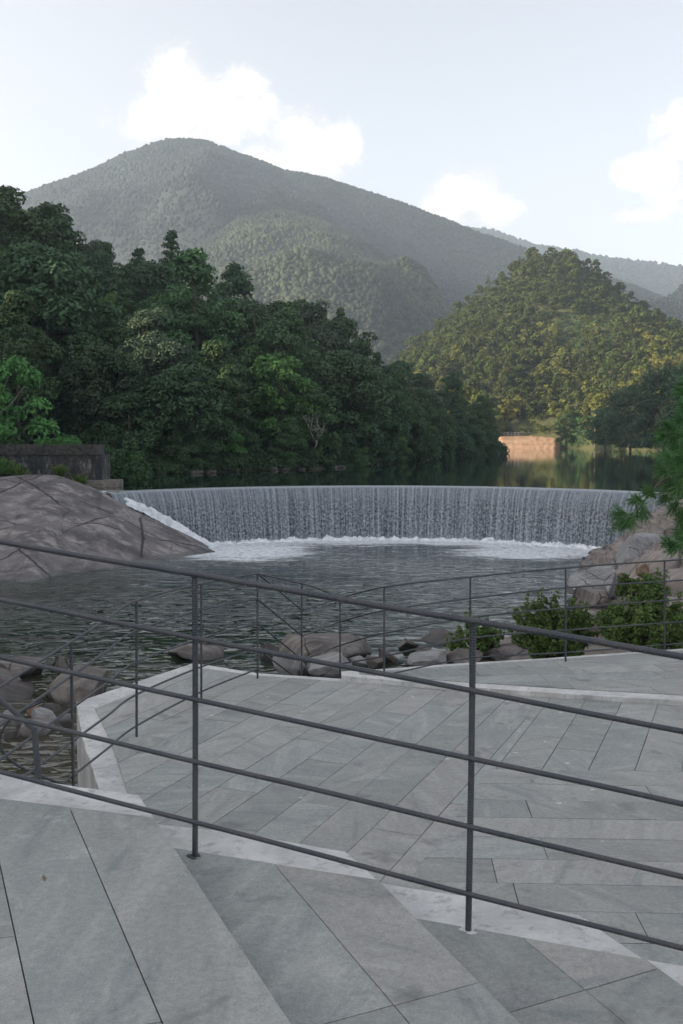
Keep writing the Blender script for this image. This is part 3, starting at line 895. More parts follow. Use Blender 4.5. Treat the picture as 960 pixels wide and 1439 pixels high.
def rock(px0, px1, ytop, ybase, label, mat, seed, z=0.0, depth=None, Y=None, name='boulder', cat='boulder', rz=None, sub=5, planes=11, rough=0.03, flat=0.24):
    c = P((px0 + px1) / 2, ybase, z) if Y is None else Pd((px0 + px1) / 2, ybase, Y)
    s = c.y / F
    w = (px1 - px0) * s / 2
    h = (ybase - ytop) * s
    dp = depth if depth else w * 0.8
    v, f = boulder(seed, w, dp, h * 0.75, sub, planes, rough, flat)
    me = mesh_np(name, v, f, mat, False)
    o = link(name, me, loc=(c.x, c.y + dp * 0.6, c.z + h * 0.25))
    try: me.shade_smooth() if False else None
    except Exception: pass
    return tag(o, label, cat)

RK = [
 (45, 150, 938, 996, 'large pinkish brown boulder at the pool edge, biggest of those left of the platform corner', ROCK_PINK, 11),
 (-18, 60, 925, 956, 'dark brown boulder behind the large pinkish one at the far left pool edge', ROCK_PINK, 12),
 (-40, 26, 934, 972, 'angular brown boulder cut by the left edge of the photo, below the dark one', ROCK_PINK, 13),
 (-25, 42, 956, 988, 'flat topped grey brown rock at the left photo edge below the angular boulder', ROCK_DARK, 14),
 (66, 100, 924, 948, 'small tan rock peeping out behind the large pinkish boulder', ROCK_PINK, 15),
 (40, 93, 996, 1027, 'smooth grey oval rock in the shallows below the large pinkish boulder', ROCK_GREY, 16),
 (36, 58, 991, 1010, 'small orange rust coloured stone in the shallows', ROCK_RUST, 17),
 (54, 84, 990, 1006, 'dark grey stone wedged between the orange stone and the large pinkish boulder', ROCK_DARK, 18),
 (18, 72, 1014, 1040, 'low grey brown rock in the shallows nearest the steps', ROCK_PINK, 19),
 (84, 107, 1002, 1025, 'pale round stone against the platform wall', ROCK_GREY, 20),
 (-8, 24, 1028, 1043, 'wet dark stone at the left edge of the shallows', ROCK_DARK, 21),
 (-12, 40, 1002, 1022, 'flat pale stone beside the orange stone', ROCK_GREY, 22),
 (228, 314, 905, 929, 'lone flat brown rock lying in the pool beyond the platform corner', ROCK_PINK, 23),
 (364, 392, 903, 932, 'dark wet rock left of the long brown slab rock', ROCK_DARK, 24),
 (388, 530, 896, 930, 'long brown slab rock between the pool and the middle of the platform', ROCK_PINK, 25),
 (381, 430, 920, 952, 'whitish grey block of rock just behind the platform edge', ROCK_GREY, 26),
 (426, 497, 918, 955, 'broad pale flat rock just behind the platform edge', ROCK_GREY, 27),
 (490, 518, 922, 940, 'small grey rock between the broad pale rock and the white pointed one', ROCK_GREY, 28),
 (513, 539, 920, 942, 'small whitish pointed rock in front of the dark brown round one', ROCK_PALE, 29),
 (532, 569, 914, 936, 'dark brown rounded rock with a shadowed hollow by the water', ROCK_DARK, 30),
 (552, 596, 897, 917, 'grey brown rock standing in the water at the end of the stone row', ROCK_PINK, 31),
 (592, 646, 887, 908, 'dark slanting rock on the water line left of the small shrub', ROCK_DARK, 32),
 (569, 609, 911, 930, 'tan cracked rock behind the long low kerbside rock', ROCK_PINK, 33),
 (572, 630, 918, 941, 'long low grey rock against the raised strip of paving', ROCK_GREY, 34),
 (622, 684, 914, 937, 'flat pinkish rock beneath the small shrub', ROCK_PINK, 35),
 (676, 758, 906, 930, 'broad flat pinkish rock between the small shrub and the round shrub', ROCK_PINK, 36),
 (738, 800, 905, 928, 'flat tan rock under the round shrub beside the raised paving', ROCK_PINK, 37),
]
for q in RK:
    px0, px1, yt, yb, lab, mt, sd = q
    rock(px0, px1, yt, yb, lab, mt, sd, z=(0.12 if px0 > 560 and yb > 915 else 0.0) - 0.05)

# right bank: ground plus outcrop
WL = [(9, 0.2), (16, 0.3), (18, 0.9), (20.2, 2.3), (22.5, 4.1), (25, 5.2), (28.7, 6.3), (31.9, 7.3), (35, 8.9), (38, 10.4), (45, 13)]
def wlx(y):
    return float(np.interp(y, [a for a, b in WL], [b for a, b in WL]))
def bankf(u, w):
    y = 9 + 33 * w
    x0 = wlx(y) - 1.2
    x = x0 + 16 * u ** 1.3
    d = x - x0 - 1.2
    z = -0.55 + 0.42 * (d + 1.2) if d < 0 else -0.05 + 0.07 * d + 1.9 * max(0, 1 - math.exp(-max(0, d - 4.5) / 3.2))
    z = min(z, 0.35 + max(0, y - 15) * 0.28) if y < 30 else z
    z += 0.10 * mn.fractal(Vector((x * 0.7, y * 0.7, 3)), 1, 2, 4)
    return (x, y, z)
v, f = grid(90, 150, bankf)
link('bank', mesh_np('bank', v, f, BANK, True))['kind'] = 'structure'
RB = [
 # px0 px1 ytop ybase Y label mat seed
 (925, 1030, 700, 770, 31.5, 'dark reddish brown block of rock half hidden by pine needles', ROCK_DARK, 44),
 (868, 975, 752, 812, 30.5, 'smooth grey rock face below the dark reddish block', ROCK_GREY, 45),
 (906, 930, 756, 778, 29.6, 'small black rock lodged in a crack of the grey rock face', ROCK_DARK, 46),
 (797, 880, 796, 836, 28.6, 'flat grey layered rock ledge behind the round shrub', ROCK_GREY, 47),
 (880, 990, 778, 830, 27.0, 'broad tan rock shelf behind the right hand railing post', ROCK_PALE, 48),
 (895, 915, 790, 806, 26.0, 'small orange tan stone on top of the rock shelf', ROCK_RUST, 49),
 (925, 1040, 800, 850, 24.5, 'long tan slab of rock at the right edge of the photo behind the wide shrub', ROCK_PALE, 50),
 (806, 868, 826, 850, 25.2, 'brownish rock slab between the round shrub and the ledge', ROCK_PINK, 51),
 (812, 858, 858, 892, 20.5, 'pale rounded rock between the round shrub and the wide shrub', ROCK_PALE, 52),
 (880, 990, 840, 900, 21.5, 'pale rock behind the wide shrub', ROCK_PALE, 53),
]
for px0, px1, yt, yb, Y, lab, mt, sd in RB:
    Y = Y if sd in (44, 49) else F * 3.85 / (yb - HZ)
    rock(px0, px1, yt, yb, lab, mt, sd, Y=Y, name='rock', cat='rock', depth=(px1 - px0) * Y / F * 0.55, planes=22, flat=0.34, rough=0.06)

# sloping layered outcrop at the right end of the fall
def lerp_list(lst, u, key):
    q = u * (len(lst) - 1); i = min(int(q), len(lst) - 2)
    return lst[i].lerp(lst[i + 1], q - i)
obt = spline([P(788, 842, -0.25), P(820, 850, -0.2), P(860, 858, -0.1), P(910, 862, 0.0), P(980, 862, 0.1), P(1100, 862, 0.3)], 6)
otp = spline([Pd(800, 802, 33.0), Pd(833, 772, 36.6), Pd(868, 757, 36.0), (Pd(900, 726, 35.4)), Pd(940, 705, 34.4), Pd(1010, 690, 33.0), Pd(1120, 670, 32)][0:7], 6)
def outf(u, w):
    b = lerp_list(obt, u, 0); t = lerp_list(otp, u, 0)
    if w < 0.8:
        k = w / 0.8
        q = b.lerp(t, k); q.z += 0.25 * math.sin(math.pi * k)
    else:
        k = (w - 0.8) / 0.2
        q = t + Vector((0.3 * k, 1.3 * k, -(t.z + 0.8) * k))
    h = q.z * 1.0 + 0.30 * q.x - 0.12 * q.y + 0.5 * mn.noise(q * 0.5)
    st = h / 0.33; fr_ = st - math.floor(st)
    step = (math.floor(st) + min(1, max(0, (fr_ - 0.62) / 0.38)) - st) * 0.33
    blk = mn.noise(Vector((math.floor(st) * 3.1, math.floor(q.x * 0.9 + 2 * mn.noise(q * 0.6)) * 1.7, 4.0))) * 0.22
    nz = mn.fractal(q * 0.9, 1.0, 2.0, 5) * 0.13
    env = min(1, w * 8) * (1 if w < 0.7 else max(0.3, 1 - (w - 0.7) * 5))
    return q + Vector((-0.25, -0.5, 0.8)) * (step + blk + nz) * env
v, f = grid(170, 190, outf)
oc = link('rock_outcrop', mesh_np('rock_outcrop', v, f, ROCK_PALE, False))
tag(oc, 'pale pinkish layered outcrop sloping into the pool at the right end of the waterfall', 'rock')

# left granite slab: lofted from the water line to its rounded crest
bot = [(-260, 838), (-120, 830), (0, 816), (40, 818), (85, 808), (150, 800), (230, 787), (285, 778), (302, 776)]
topc = [(-260, 690, 33), (-120, 678, 35.2), (0, 671, 36.4), (65, 667, 36.8), (105, 677, 36.8), (140, 691, 36.8), (190, 719, 37.1), (250, 748, 37.9), (302, 774, 38.3)]
def lerp_list(lst, u, key):
    s = u * (len(lst) - 1); i = min(int(s), len(lst) - 2)
    return lst[i].lerp(lst[i + 1], s - i)
Bp = [P(a, b, 0.0) for a, b in bot]; Tp = [Pd(a, b, c) for a, b, c in topc]
Bp = spline(Bp, 6); Tp = spline(Tp, 6)
def slabf(u, w):
    b = lerp_list(Bp, u, 0); t = lerp_list(Tp, u, 0)
    if w < 0.08:
        k = w / 0.08
        q = b + Vector((0.1, -0.9, -0.7)) * (1 - k)
    elif w < 0.78:
        k = (w - 0.08) / 0.70
        q = b.lerp(t, k)
        q.z += (t.z - b.z) * -0.03 * math.sin(math.pi * k) ** 1.0 * (1 - 0.3 * k)
    else:
        k = (w - 0.78) / 0.22
        q = t + Vector((0.2 * k, 2.2 * k, -(0.15 + t.z * 0.9) * k * k))
    nz = mn.fractal(Vector((q.x * 0.45, q.y * 0.45, q.z * 0.6)), 1.0, 2.0, 5)
    st = math.floor((q.x * 0.55 + q.y * 0.35 + q.z * 0.9 + 0.5 * mn.noise(q * 0.4)) / 1.4)
    ledge = 0.06 * mn.noise(Vector((st * 3.7, 0.3, 1.1)))
    env = 1.0 if w < 0.7 else max(0.3, 1 - (w - 0.7) * 3)
    q = q + Vector((0.05, -0.45, 0.6)) * (0.07 * nz + ledge + 0.04 * mn.fractal(q * 1.7, 1.0, 2.0, 4)) * env
    return q
v, f = grid(200, 150, slabf)
sl = link('granite_slab', mesh_np('granite_slab', v, f, ROCK_SLAB, True))
tag(sl, 'great smooth sloping slab of purplish granite at the left end of the waterfall', 'rock slab')

# old stained wall behind the slab
wo = Pd(60, 690, 41.5)
wl = empty('retaining_wall', (wo.x, wo.y, LAKE - 0.5))
tag(wl, 'old black stained retaining wall with pale streaks standing above the granite slab', 'wall')
woff = tuple(wl.location)
xa, xb = Pd(-420, 640, 41.5).x, Pd(143, 640, 41.5).x
zt = Pd(60, 639, 41.5).z
m1 = MB(); m1.box(xa, xb, 41.5, 43.0, 0.6, zt); m1.build('wall_face', OLDWALL, wl, off=woff)
m2 = MB(); m2.box(xa, Pd(135, 640, 41.5).x, 41.46, 43.05, zt + 0.003, Pd(60, 625, 41.5).z); m2.build('coping', OLDCAP, wl, off=woff)
m3 = MB()
for i, (p0, p1, y0, y1) in enumerate([(100, 163, 683, 700), (118, 163, 675, 683), (100, 167, 700, 712)]):
    a, b = Pd(p0, y1, 41.2), Pd(p1, y0, 41.2)
    m3.box(a.x, b.x, 41.15 + 0.02 * i, 42.6, a.z + 0.004, b.z)
m3.build('stone_footing', OLDSTONE, wl, off=woff)

# ------------------------------------------------------------------ foliage generators
def leaf_quads(cen, nrm, size, r, asp=0.55):
    n = len(cen)
    t = r.normal(size=(n, 3)); t -= (t * nrm).sum(1)[:, None] * nrm
    t /= np.linalg.norm(t, axis=1)[:, None] + 1e-9
    b = np.cross(nrm, t)
    s = (size * r.uniform(0.7, 1.3, n))[:, None]
    v = np.stack([cen - t * s, cen + b * s * asp - t * s * 0.1, cen + t * s, cen - b * s * asp - t * s * 0.1], 1).reshape(-1, 3)
    f = np.arange(n * 4).reshape(n, 4)
    return v, f

def clumps_mesh(name, centers, radii, per, leaf, mat, seed, flat=0.75, up=0.5, asp=0.55, sun=None):
    r = np.random.default_rng(seed)
    cs, ns, at = [], [], []
    for c, rad in zip(centers, radii):
        n = max(6, int(per * (rad / np.mean(radii)) ** 2))
        d = r.normal(size=(n, 3)); d /= np.linalg.norm(d, axis=1)[:, None]
        d[:, 2] = np.where(d[:, 2] < -0.35, -d[:, 2], d[:, 2])
        q = d * (rad * (0.55 + 0.5 * r.random(n) ** 0.6))[:, None]
        q[:, 2] *= flat
        nr = d + r.normal(size=(n, 3)) * 0.55 + np.array([0, 0, up])
        nr /= np.linalg.norm(nr, axis=1)[:, None]
        cs.append(c + q); ns.append(nr)
        at.append(np.clip(r.random() * 0.6 + r.random(n) * 0.4, 0, 1))
    cen = np.concatenate(cs); nr = np.concatenate(ns); a = np.concatenate(at)
    v, f = leaf_quads(cen, nr, leaf, r, asp)
    return mesh_np(name, v, f, mat, False, {'rnd': np.repeat(a, 4)})

def crown_centers(seed, kind, w, h0, h1, n):
    """clump centres for a crown between heights h0..h1, max radius w"""
    r = np.random.default_rng(seed)
    out, rad = [], []
    for k in range(n):
        t = r.random()
        z = h0 + (h1 - h0) * t
        if kind == 'round':
            prof_ = math.sqrt(max(0.02, 1 - (2 * t - 0.85) ** 2 / 1.35)) if t < 0.95 else 0.25
            rr = w * prof_ * math.sqrt(r.uniform(0.15, 1)); cr = w * r.uniform(0.26, 0.42)
        elif kind == 'tall':
            prof_ = (0.55 + 0.45 * math.sin(math.pi * min(1, t * 1.1))) * (1 - 0.6 * max(0, t - 0.7) / 0.3)
            rr = w * prof_ * math.sqrt(r.uniform(0.1, 1)); cr = w * r.uniform(0.28, 0.46)
        elif kind == 'cone':
            prof_ = (1 - t) ** 0.85 + 0.04
            rr = w * prof_ * math.sqrt(r.uniform(0.3, 1)); cr = w * (0.20 + 0.28 * (1 - t)) * r.uniform(0.8, 1.1)
        elif kind == 'tier':
            z = h0 + (h1 - h0) * (round(t * 4) / 4) + r.normal() * 0.12
            prof_ = [0.75, 1.0, 0.85, 0.6, 0.28][int(round(t * 4))]
            rr = w * prof_ * math.sqrt(r.uniform(0.05, 1)); cr = w * r.uniform(0.20, 0.34)
        an = r.uniform(0, 2 * math.pi)
        out.append((rr * math.cos(an), rr * math.sin(an), z)); rad.append(cr)
    # lopsided growth
    o = np.array(out); sh = r.normal(size=2) * 0.10 * w
    tt = (o[:, 2] - h0) / (h1 - h0)
    o[:, 0] += sh[0] * tt; o[:, 1] += sh[1] * tt
    return o, np.array(rad)

def trunk_mesh(name, h, r0, centers, seed, mat, limbs=9, lean=0.06):
    r = np.random.default_rng(seed)
    mb = MB()
    pts, rad = [], []
    lx, ly = r.normal(size=2) * lean * h
    for i in range(8):
        t = i / 7
        pts.append(Vector((lx * t * t + 0.05 * r.normal() * h * 0.1 * t, ly * t * t + 0.05 * r.normal() * h * 0.1 * t, h * t - 0.3)))
        rad.append(r0 * (1 - 0.85 * t) * (1.35 if i == 0 else 1))
    mb.tube(pts, rad, 7)
    for k in r.choice(len(centers), min(limbs, len(centers)), replace=False):
        c = Vector(centers[k])
        t = min(0.95, max(0.25, (c.z / h) * 0.72))
        i = int(t * 7)
        a = pts[i].lerp(pts[min(i + 1, 7)], t * 7 - i)
        m_ = a.lerp(c, 0.5) + Vector((0, 0, -0.06 * h * r.random()))
        rr = r0 * (1 - 0.85 * t) * 0.55
        mb.tube([a, m_, c], [rr, rr * 0.65, rr * 0.2], 5)
    return mb.mesh(name, mat, True)

def make_proto(kind, w, h0, h1, n, per, leaf, mat, seed, bark=BARK, r0=0.18, flat=0.75, up=0.5, mini=False):
    leaf *= 0.60; per = int(per * 1.35); n = int(n * 1.8)
    c, rad = crown_centers(seed, kind, w, h0, h1, n); rad = rad * 0.76
    crown = clumps_mesh('crown', c, rad, per, leaf, mat, seed + 1, flat, up)
    trunk = trunk_mesh('trunk', h1 * 0.88, r0, c, seed + 2, bark)
    return dict(crown=crown, trunk=trunk, h=h1, w=w)

PR = {
 'round1': make_proto('round', 3.4, 1.0, 8.6, 46, 105, 0.26, LEAF_DARK, 101),
 'round2': make_proto('round', 3.0, 1.0, 9.0, 42, 105, 0.24, LEAF_MID, 131),
 'round3': make_proto('round', 3.9, 1.1, 8.2, 54, 100, 0.28, LEAF_DARK, 161),
 'tall1': make_proto('tall', 2.7, 0.8, 10.2, 46, 100, 0.25, LEAF_MID, 191),
 'tall2': make_proto('tall', 2.5, 0.9, 10.4, 44, 95, 0.24, LEAF_DARK, 221),
 'cone1': make_proto('cone', 2.3, 1.0, 10.5, 60, 75, 0.22, LEAF_DARK, 251, flat=0.55, up=0.1),
 'cone2': make_proto('cone', 2.0, 1.2, 9.6, 54, 70, 0.22, LEAF_MID, 281, flat=0.55, up=0.1),
 'tier1': make_proto('tier', 2.9, 1.6, 9.4, 60, 80, 0.24, LEAF_DARK, 311, flat=0.45),
 'pale1': make_proto('tall', 2.9, 0.8, 9.6, 52, 110, 0.22, LEAF_PALE, 341, bark=BARK_PALE),
 'bright1': make_proto('round', 2.6, 1.2, 6.8, 36, 110, 0.25, LEAF_BRIGHT, 371),
}
used = {}
def plant(kind, loc, scale, rz, name, label, cat='tree', group=None, sz=1.0):
    p = PR[kind]
    root = empty(name, loc, rz)
    root.scale = (scale, scale, scale * sz)
    tag(root, label, cat, group)
    if kind not in used:
        used[kind] = [link('trunk', p['trunk'], root), link('crown', p['crown'], root)]
    else:
        for src in used[kind]:
            c = src.copy(); COL.objects.link(c); c.parent = root
    return root

# ------------------------------------------------------------------ hills
class Hill:
    def __init__(s, tab, zs, noise_amp, noise_sc, seed, shape=1.0, back=None, tmax=1.6, plateau=None):
        s.px = [q[0] for q in tab]; s.ds = [q[1] for q in tab]; s.dr = [q[2] for q in tab]; s.zr = [q[3] for q in tab]
        s.zs, s.na, s.ns, s.seed, s.shape, s.tmax, s.plat = zs, noise_amp, noise_sc, seed, shape, tmax, plateau
    def at(s, px, t):
        ds, dr, zr = (float(np.interp(px, s.px, q)) for q in (s.ds, s.dr, s.zr))
        d = ds + (dr - ds) * t
        x = (px - CX) / F * d
        if t <= 0: z = s.zs - 1.2 + (t + 0.1) * 10 * 1.0
        elif t <= 1:
            e = t ** s.shape
            e = e * (1.12 - 0.12 * e) if True else e
            z = s.zs + 0.5 * min(1, t * 25) + (zr - s.zs - 0.5) * e
        else:
            k = (t - 1) / (s.tmax - 1)
            k = max(0, (k - (s.plat or 0)) / (1 - (s.plat or 0)))
            z = s.zs - 3 + (zr - s.zs + 3) * (1 - k * k)
        if s.na:
            env = min(1, max(0, t * 3)) * min(1, max(0.15, (1.3 - t) * 2))
            z += env * s.na * (max(0.05, 1 - max(0, t - 0.72) * 4) if s.na > 10 else 1) * mn.fractal(Vector((x * s.ns, d * s.ns, s.seed)), 1.0, 2.0, 4)
        return Vector((x, d, z))
    def mesh(s, name, mat, p0, p1, npx, nt):
        v, f = grid(npx, nt, lambda u, w: s.at(p0 + (p1 - p0) * u, -0.1 + (s.tmax + 0.1) * w))
        o = link(name, mesh_np(name, v, f, mat, True)); o['kind'] = 'structure'
        return o

def skz(px_y, d, treeh):
    return CZ + (HZ - px_y) / F * d - treeh
LT = []
for px, ds, dr, ys, th in [(-3200, 20, 36, None, 34), (-2200, 27, 52, None, 44), (-1500, 33, 68, None, 60), (-900, 40, 86, None, 68), (-400, 47, 104, None, 58),  # out-of-view columns, raised so the hill shades foreground and forest
        (-150, 50, 114, 205, 10), (0, 53, 120, 268, 10), (70, 54, 121, 312, 11.0), (145, 55, 122, 345, 11.5), (215, 57, 124, 362, 11.5), (270, 58, 125, 395, 11.5), (320, 60, 127, 412, 11.5),
        (350, 62, 128, 425, 11), (440, 66, 131, 446, 10), (490, 71, 133, 470, 10.5), (545, 82, 138, 500, 11.5), (600, 100, 143, 548, 10.5), (640, 116, 146, 585, 7.5), (690, 132, 150, 612, 3.6), (706, 140, 150, 622, 2.5), (722, 158, 160, 634, 3.5)]:
    zr_ = th if ys is None else max(LAKE + 0.4, skz(ys, dr, th))
    LT.append((px, ds, dr, zr_))
left = Hill(LT, LAKE, 1.6, 0.05, 3, 0.95, tmax=2.2, plateau=0.35)  # unseen back kept high to shade the right bank
left.mesh('left_hill', SOIL, -3200, 704, 240, 60)
# unseen ridge added past the viewer on the left to shade the foreground
def shade_ridge(u, w):
    x = -34 - 105 * u; y = -110 + 160 * w
    e = math.sin(math.pi * min(1, u * 0.85 + 0.0)) ** 0.8
    z = -1 + 46 * e * min(1, 0.75 + 0.25 * math.sin(w * 3.1)) + 2.5 * mn.fractal(Vector((x * 0.04, y * 0.04, 8)), 1, 2, 4)
    return (x, y, z - 5 * max(0, w - 0.8) * 5)
v, f = grid(50, 70, shade_ridge)
link('left_hill', mesh_np('left_hill', v, f[:, ::-1].copy(), SOIL, True))['kind'] = 'structure'

def scatter(hill, p0, p1, t0, t1, mind, nmax, seed, sizef=None, tries=14000, pw=1.0):
    r = np.random.default_rng(seed)
    pts = []
    out = []
    for k in range(tries):
        px = r.uniform(p0, p1); t = t0 + (t1 - t0) * r.random() ** pw
        q = hill.at(px, t)
        if r.random() > q.y / 160 + 0.2: pass
        sz = r.uniform(0.8, 1.25)
        md = mind * sz
        ok = True
        for (x, y, m_) in pts:
            if (x - q.x) ** 2 + (y - q.y) ** 2 < (0.5 * (md + m_)) ** 2: ok = False; break
        if ok:
            pts.append((q.x, q.y, md)); out.append((px, t, q, sz))
            if len(out) >= nmax: break
    return out
forest = scatter(left, -70, 686, 0.03, 1.05, 4.1, 285, 29)
rt_ = random.Random(3)
pale_n = 0
for px, t, q, sz in forest:
    ridge = t > 0.86; shore = t < 0.16
    small = 1.0
    if px < 90 and ridge: small = 0.8
    elif ridge: small = 0.62 if 430 < px < 530 else 0.84
    if px > 530: small = 0.80
    if px > 590: small = 0.68
    if px > 650: small = 0.58
    if shore: small *= 0.72
    x = rt_.random()
    if ridge: kind = rt_.choice(['round2', 'tall2', 'cone1', 'round1', 'tall1', 'cone2', 'round3'] if px < 90 else ['tier1', 'tall2', 'cone1', 'round1', 'tall1', 'cone2', 'round2'])
    elif x < 0.46: kind = rt_.choice(['round1', 'round3', 'round2'])
    elif x < 0.72: kind = rt_.choice(['tall1', 'tall2'])
    elif x < 0.84: kind = rt_.choice(['cone1', 'cone2'])
    elif x < 0.87: kind = 'tier1'
    elif x < 0.93: kind = 'pale1'
    elif x < 0.97: kind = 'round2'
    else: kind = 'bright1'
    _tp = q.z + PR[kind]['h'] * sz * small; _py = HZ - (_tp - CZ) / q.y * F
    if px < 70 and _py < 290:
        kind = 'round2'; small *= 0.72
    place = 'standing on the ridge line of the left hill' if ridge else ('overhanging the lake along the left shore' if shore else 'packed into the forest on the left hillside')
    word = {'round': 'dark green bushy broadleaf tree', 'tall': 'tall narrow broadleaf tree', 'cone': 'pointed conical conifer', 'tier': 'dark tree with layered branches', 'pale': 'pale grey green tree', 'brigh': 'light green young tree'}[kind.rstrip('123')[:5]]
    nm = {'cone': 'conifer_tree'}.get(kind[:4], 'broadleaf_tree')
    plant(kind, (q.x, q.y, q.z - 0.2), sz * small * rt_.uniform(0.92, 1.1), rt_.uniform(0, 6.28), nm, f'{word} {place}', 'tree', f'{word}s {place}', rt_.uniform(0.92, 1.12))
for px, t, q, sz in scatter(left, 150, 690, 0.0, 0.05, 3.0, 46, 23):
    kind = rt_.choice(['round1', 'round2', 'round3', 'tall1', 'bright1'])
    word = 'low leaning dark green tree'
    plant(kind, (q.x, q.y, q.z - 0.9), sz * rt_.uniform(0.42, 0.62), rt_.uniform(0, 6.28), 'broadleaf_tree', f'{word} hanging over the waterline of the left shore', 'tree', f'{word}s along the left shore', 0.9)
# trees that stand out
def special(kind, px, t, sc, label, name='broadleaf_tree', sz=1.0, hill=left, rz=1.0):
    q = hill.at(px, t)
    return plant(kind, (q.x, q.y, q.z - 0.2), sc, rz, name, label, 'tree', None, sz)
special('pale1', 215, 0.10, 0.82, 'tall pale grey green tree at the lake shore right of the stained wall')
special('tier1', 318, 0.97, 0.80, 'dark layered tree rising above the ridge line left of the middle', sz=1.1)
special('cone1', 262, 0.96, 0.82, 'pointed conifer on the ridge left of the dark layered tree', 'conifer_tree')
special('tall2', 14, 1.0, 0.95, 'highest dark tree on the ridge at the left edge of the photo', sz=1.05)
special('tier1', 118, 1.0, 0.85, 'spreading dark tree against the grey mountain on the upper left ridge')
special('cone2', 640, 0.55, 0.6, 'narrow tree near the low end of the wooded point', 'conifer_tree')
# bright big leaved tree at the left edge, nearer than the forest
c, rad = crown_centers(801, 'round', 1.9, 0.6, 5.2, 30)
root = empty('broadleaf_tree', Pd(0, 655, 44.5)); root.location.z = 2.3
tag(root, 'bright green large leaved tree above the old wall at the left edge of the photo', 'tree')
link('trunk', trunk_mesh('trunk', 4.4, 0.10, c, 802, BARK_PALE), root)
link('crown', clumps_mesh('crown', c, rad * 0.95, 120, 0.13, LEAF_BRIGHT, 803, 0.8, 0.3, 0.45), root)
# a bare tree and a leaning pale trunk
def bare(label, base, h, seed, lean):
    r = np.random.default_rng(seed)
    mb = MB()
    def grow(p, d, L, rad, dep):
        q = p + d * L
        mb.tube([p, p.lerp(q, 0.5) + Vector(r.normal(size=3)) * L * 0.04, q], [rad, rad * 0.8, rad * 0.6], 5)
        if dep == 0: return
        for k in range(3 if dep > 1 else 2):
            e = (d + Vector(r.normal(size=3)) * 0.42 + Vector((0, 0, 0.15))).normalized()
            grow(q if k else p.lerp(q, 0.75), e, L * r.uniform(0.55, 0.75), rad * 0.55, dep - 1)
    grow(Vector((0, 0, -0.3)), Vector((lean, 0, 1)).normalized(), h * 0.42, 0.09, 4)
    o = mb.build('bare_tree', BARK_PALE, None, True); o.location = base
    return tag(o, label, 'tree')
bare('leafless grey tree among the green crowns high on the left hillside', left.at(46, 0.60) + Vector((0, -3, 2.5)), 7.0, 5, 0.0)
bare('leaning pale bare trunk at the water edge in the middle of the left shore', left.at(432, 0.04) + Vector((0, -0.6, -0.3)), 3.6, 8, 0.45)

# undergrowth on the left hill (a continuous mass)
def undergrowth(name, hill, p0, p1, t0, t1, n, rad, leaf, per, mat, seed, label, up=0.3):
    r = np.random.default_rng(seed)
    cs = []
    for k in range(n):
        q = hill.at(r.uniform(p0, p1), r.uniform(t0, t1))
        cs.append((q.x, q.y, q.z + rad * 0.2))
    o = link(name, clumps_mesh(name, np.array(cs), rad * r.uniform(0.6, 1.3, n), per, leaf, mat, seed + 1, 0.7, up))
    return tag(o, label, 'undergrowth', kind='stuff')
undergrowth('undergrowth', left, -150, 700, 0.03, 1.03, 1900, 1.3, 0.18, 110, LEAF_UNDER, 61, 'dark undergrowth filling the gaps between the trees on the left hill')
undergrowth('shore_shrubs', left, 150, 694, 0.0, 0.03, 260, 0.6, 0.12, 110, LEAF_UNDER, 63, 'low shrubs hanging over the water along the left shore')
r = np.random.default_rng(90)
# pale stones along the left shore
mbv, mbf, nb = [], [], 0
for k in range(26):
    q = left.at(r.uniform(260, 700), r.uniform(-0.012, 0.004)); v, f = ICO[1]
    s = r.uniform(0.08, 0.3)
    mbv.append(v * np.array([s * 1.5, s, s * 0.6]) * r.uniform(0.8, 1.2, (len(v), 1)) + np.array([q.x, q.y, LAKE + 0.05])); mbf.append(f + nb); nb += len(v)
tag(link('shore_stones', mesh_np('shore_stones', np.concatenate(mbv), np.concatenate(mbf), ROCK_DARK)), 'scatter of small grey stones along the waterline of the left shore', 'stones', kind='stuff')

# ---- the sunlit hill on the right
HT = []
for px, ds, dr, ys, th in [(380, 250, 330, 606, 4), (480, 245, 330, 560, 4.5), (540, 240, 330, 515, 4.5), (580, 238, 330, 478, 4.5), (640, 236, 328, 425, 4.5), (690, 234, 325, 392, 4.5), (740, 233, 322, 362, 4.5),
        (790, 230, 320, 356, 4.5), (830, 222, 318, 374, 4.5), (880, 205, 312, 412, 4.5), (930, 186, 305, 447, 4.5), (990, 168, 295, 478, 4.5), (1100, 130, 270, 520, 4.5), (1300, 95, 230, 570, 4), (1700, 60, 160, 600, 4)]:
    HT.append((px, ds, dr, skz(ys, dr, th)))
rh = Hill(HT, LAKE, 3.0, 0.03, 11, 0.88, tmax=1.5)
rh.mesh('right_hill', HILLSOIL, 380, 1700, 200, 70)
PH = {
 'h1': ('round', 2.4, 0.8, 5.4, 22, 42, 0.32, LEAF_HILL, 401), 'h2': ('round', 2.7, 0.7, 4.8, 24, 42, 0.34, LEAF_HILL, 431),
 'h3': ('tall', 1.7, 0.5, 6.0, 22, 38, 0.30, LEAF_HILL, 461), 'h4': ('cone', 1.5, 0.5, 6.2, 26, 30, 0.28, LEAF_HILL, 491), 'h5': ('round', 2.3, 0.6, 5.0, 22, 42, 0.32, LEAF_GOLD, 521)}
HM = {}
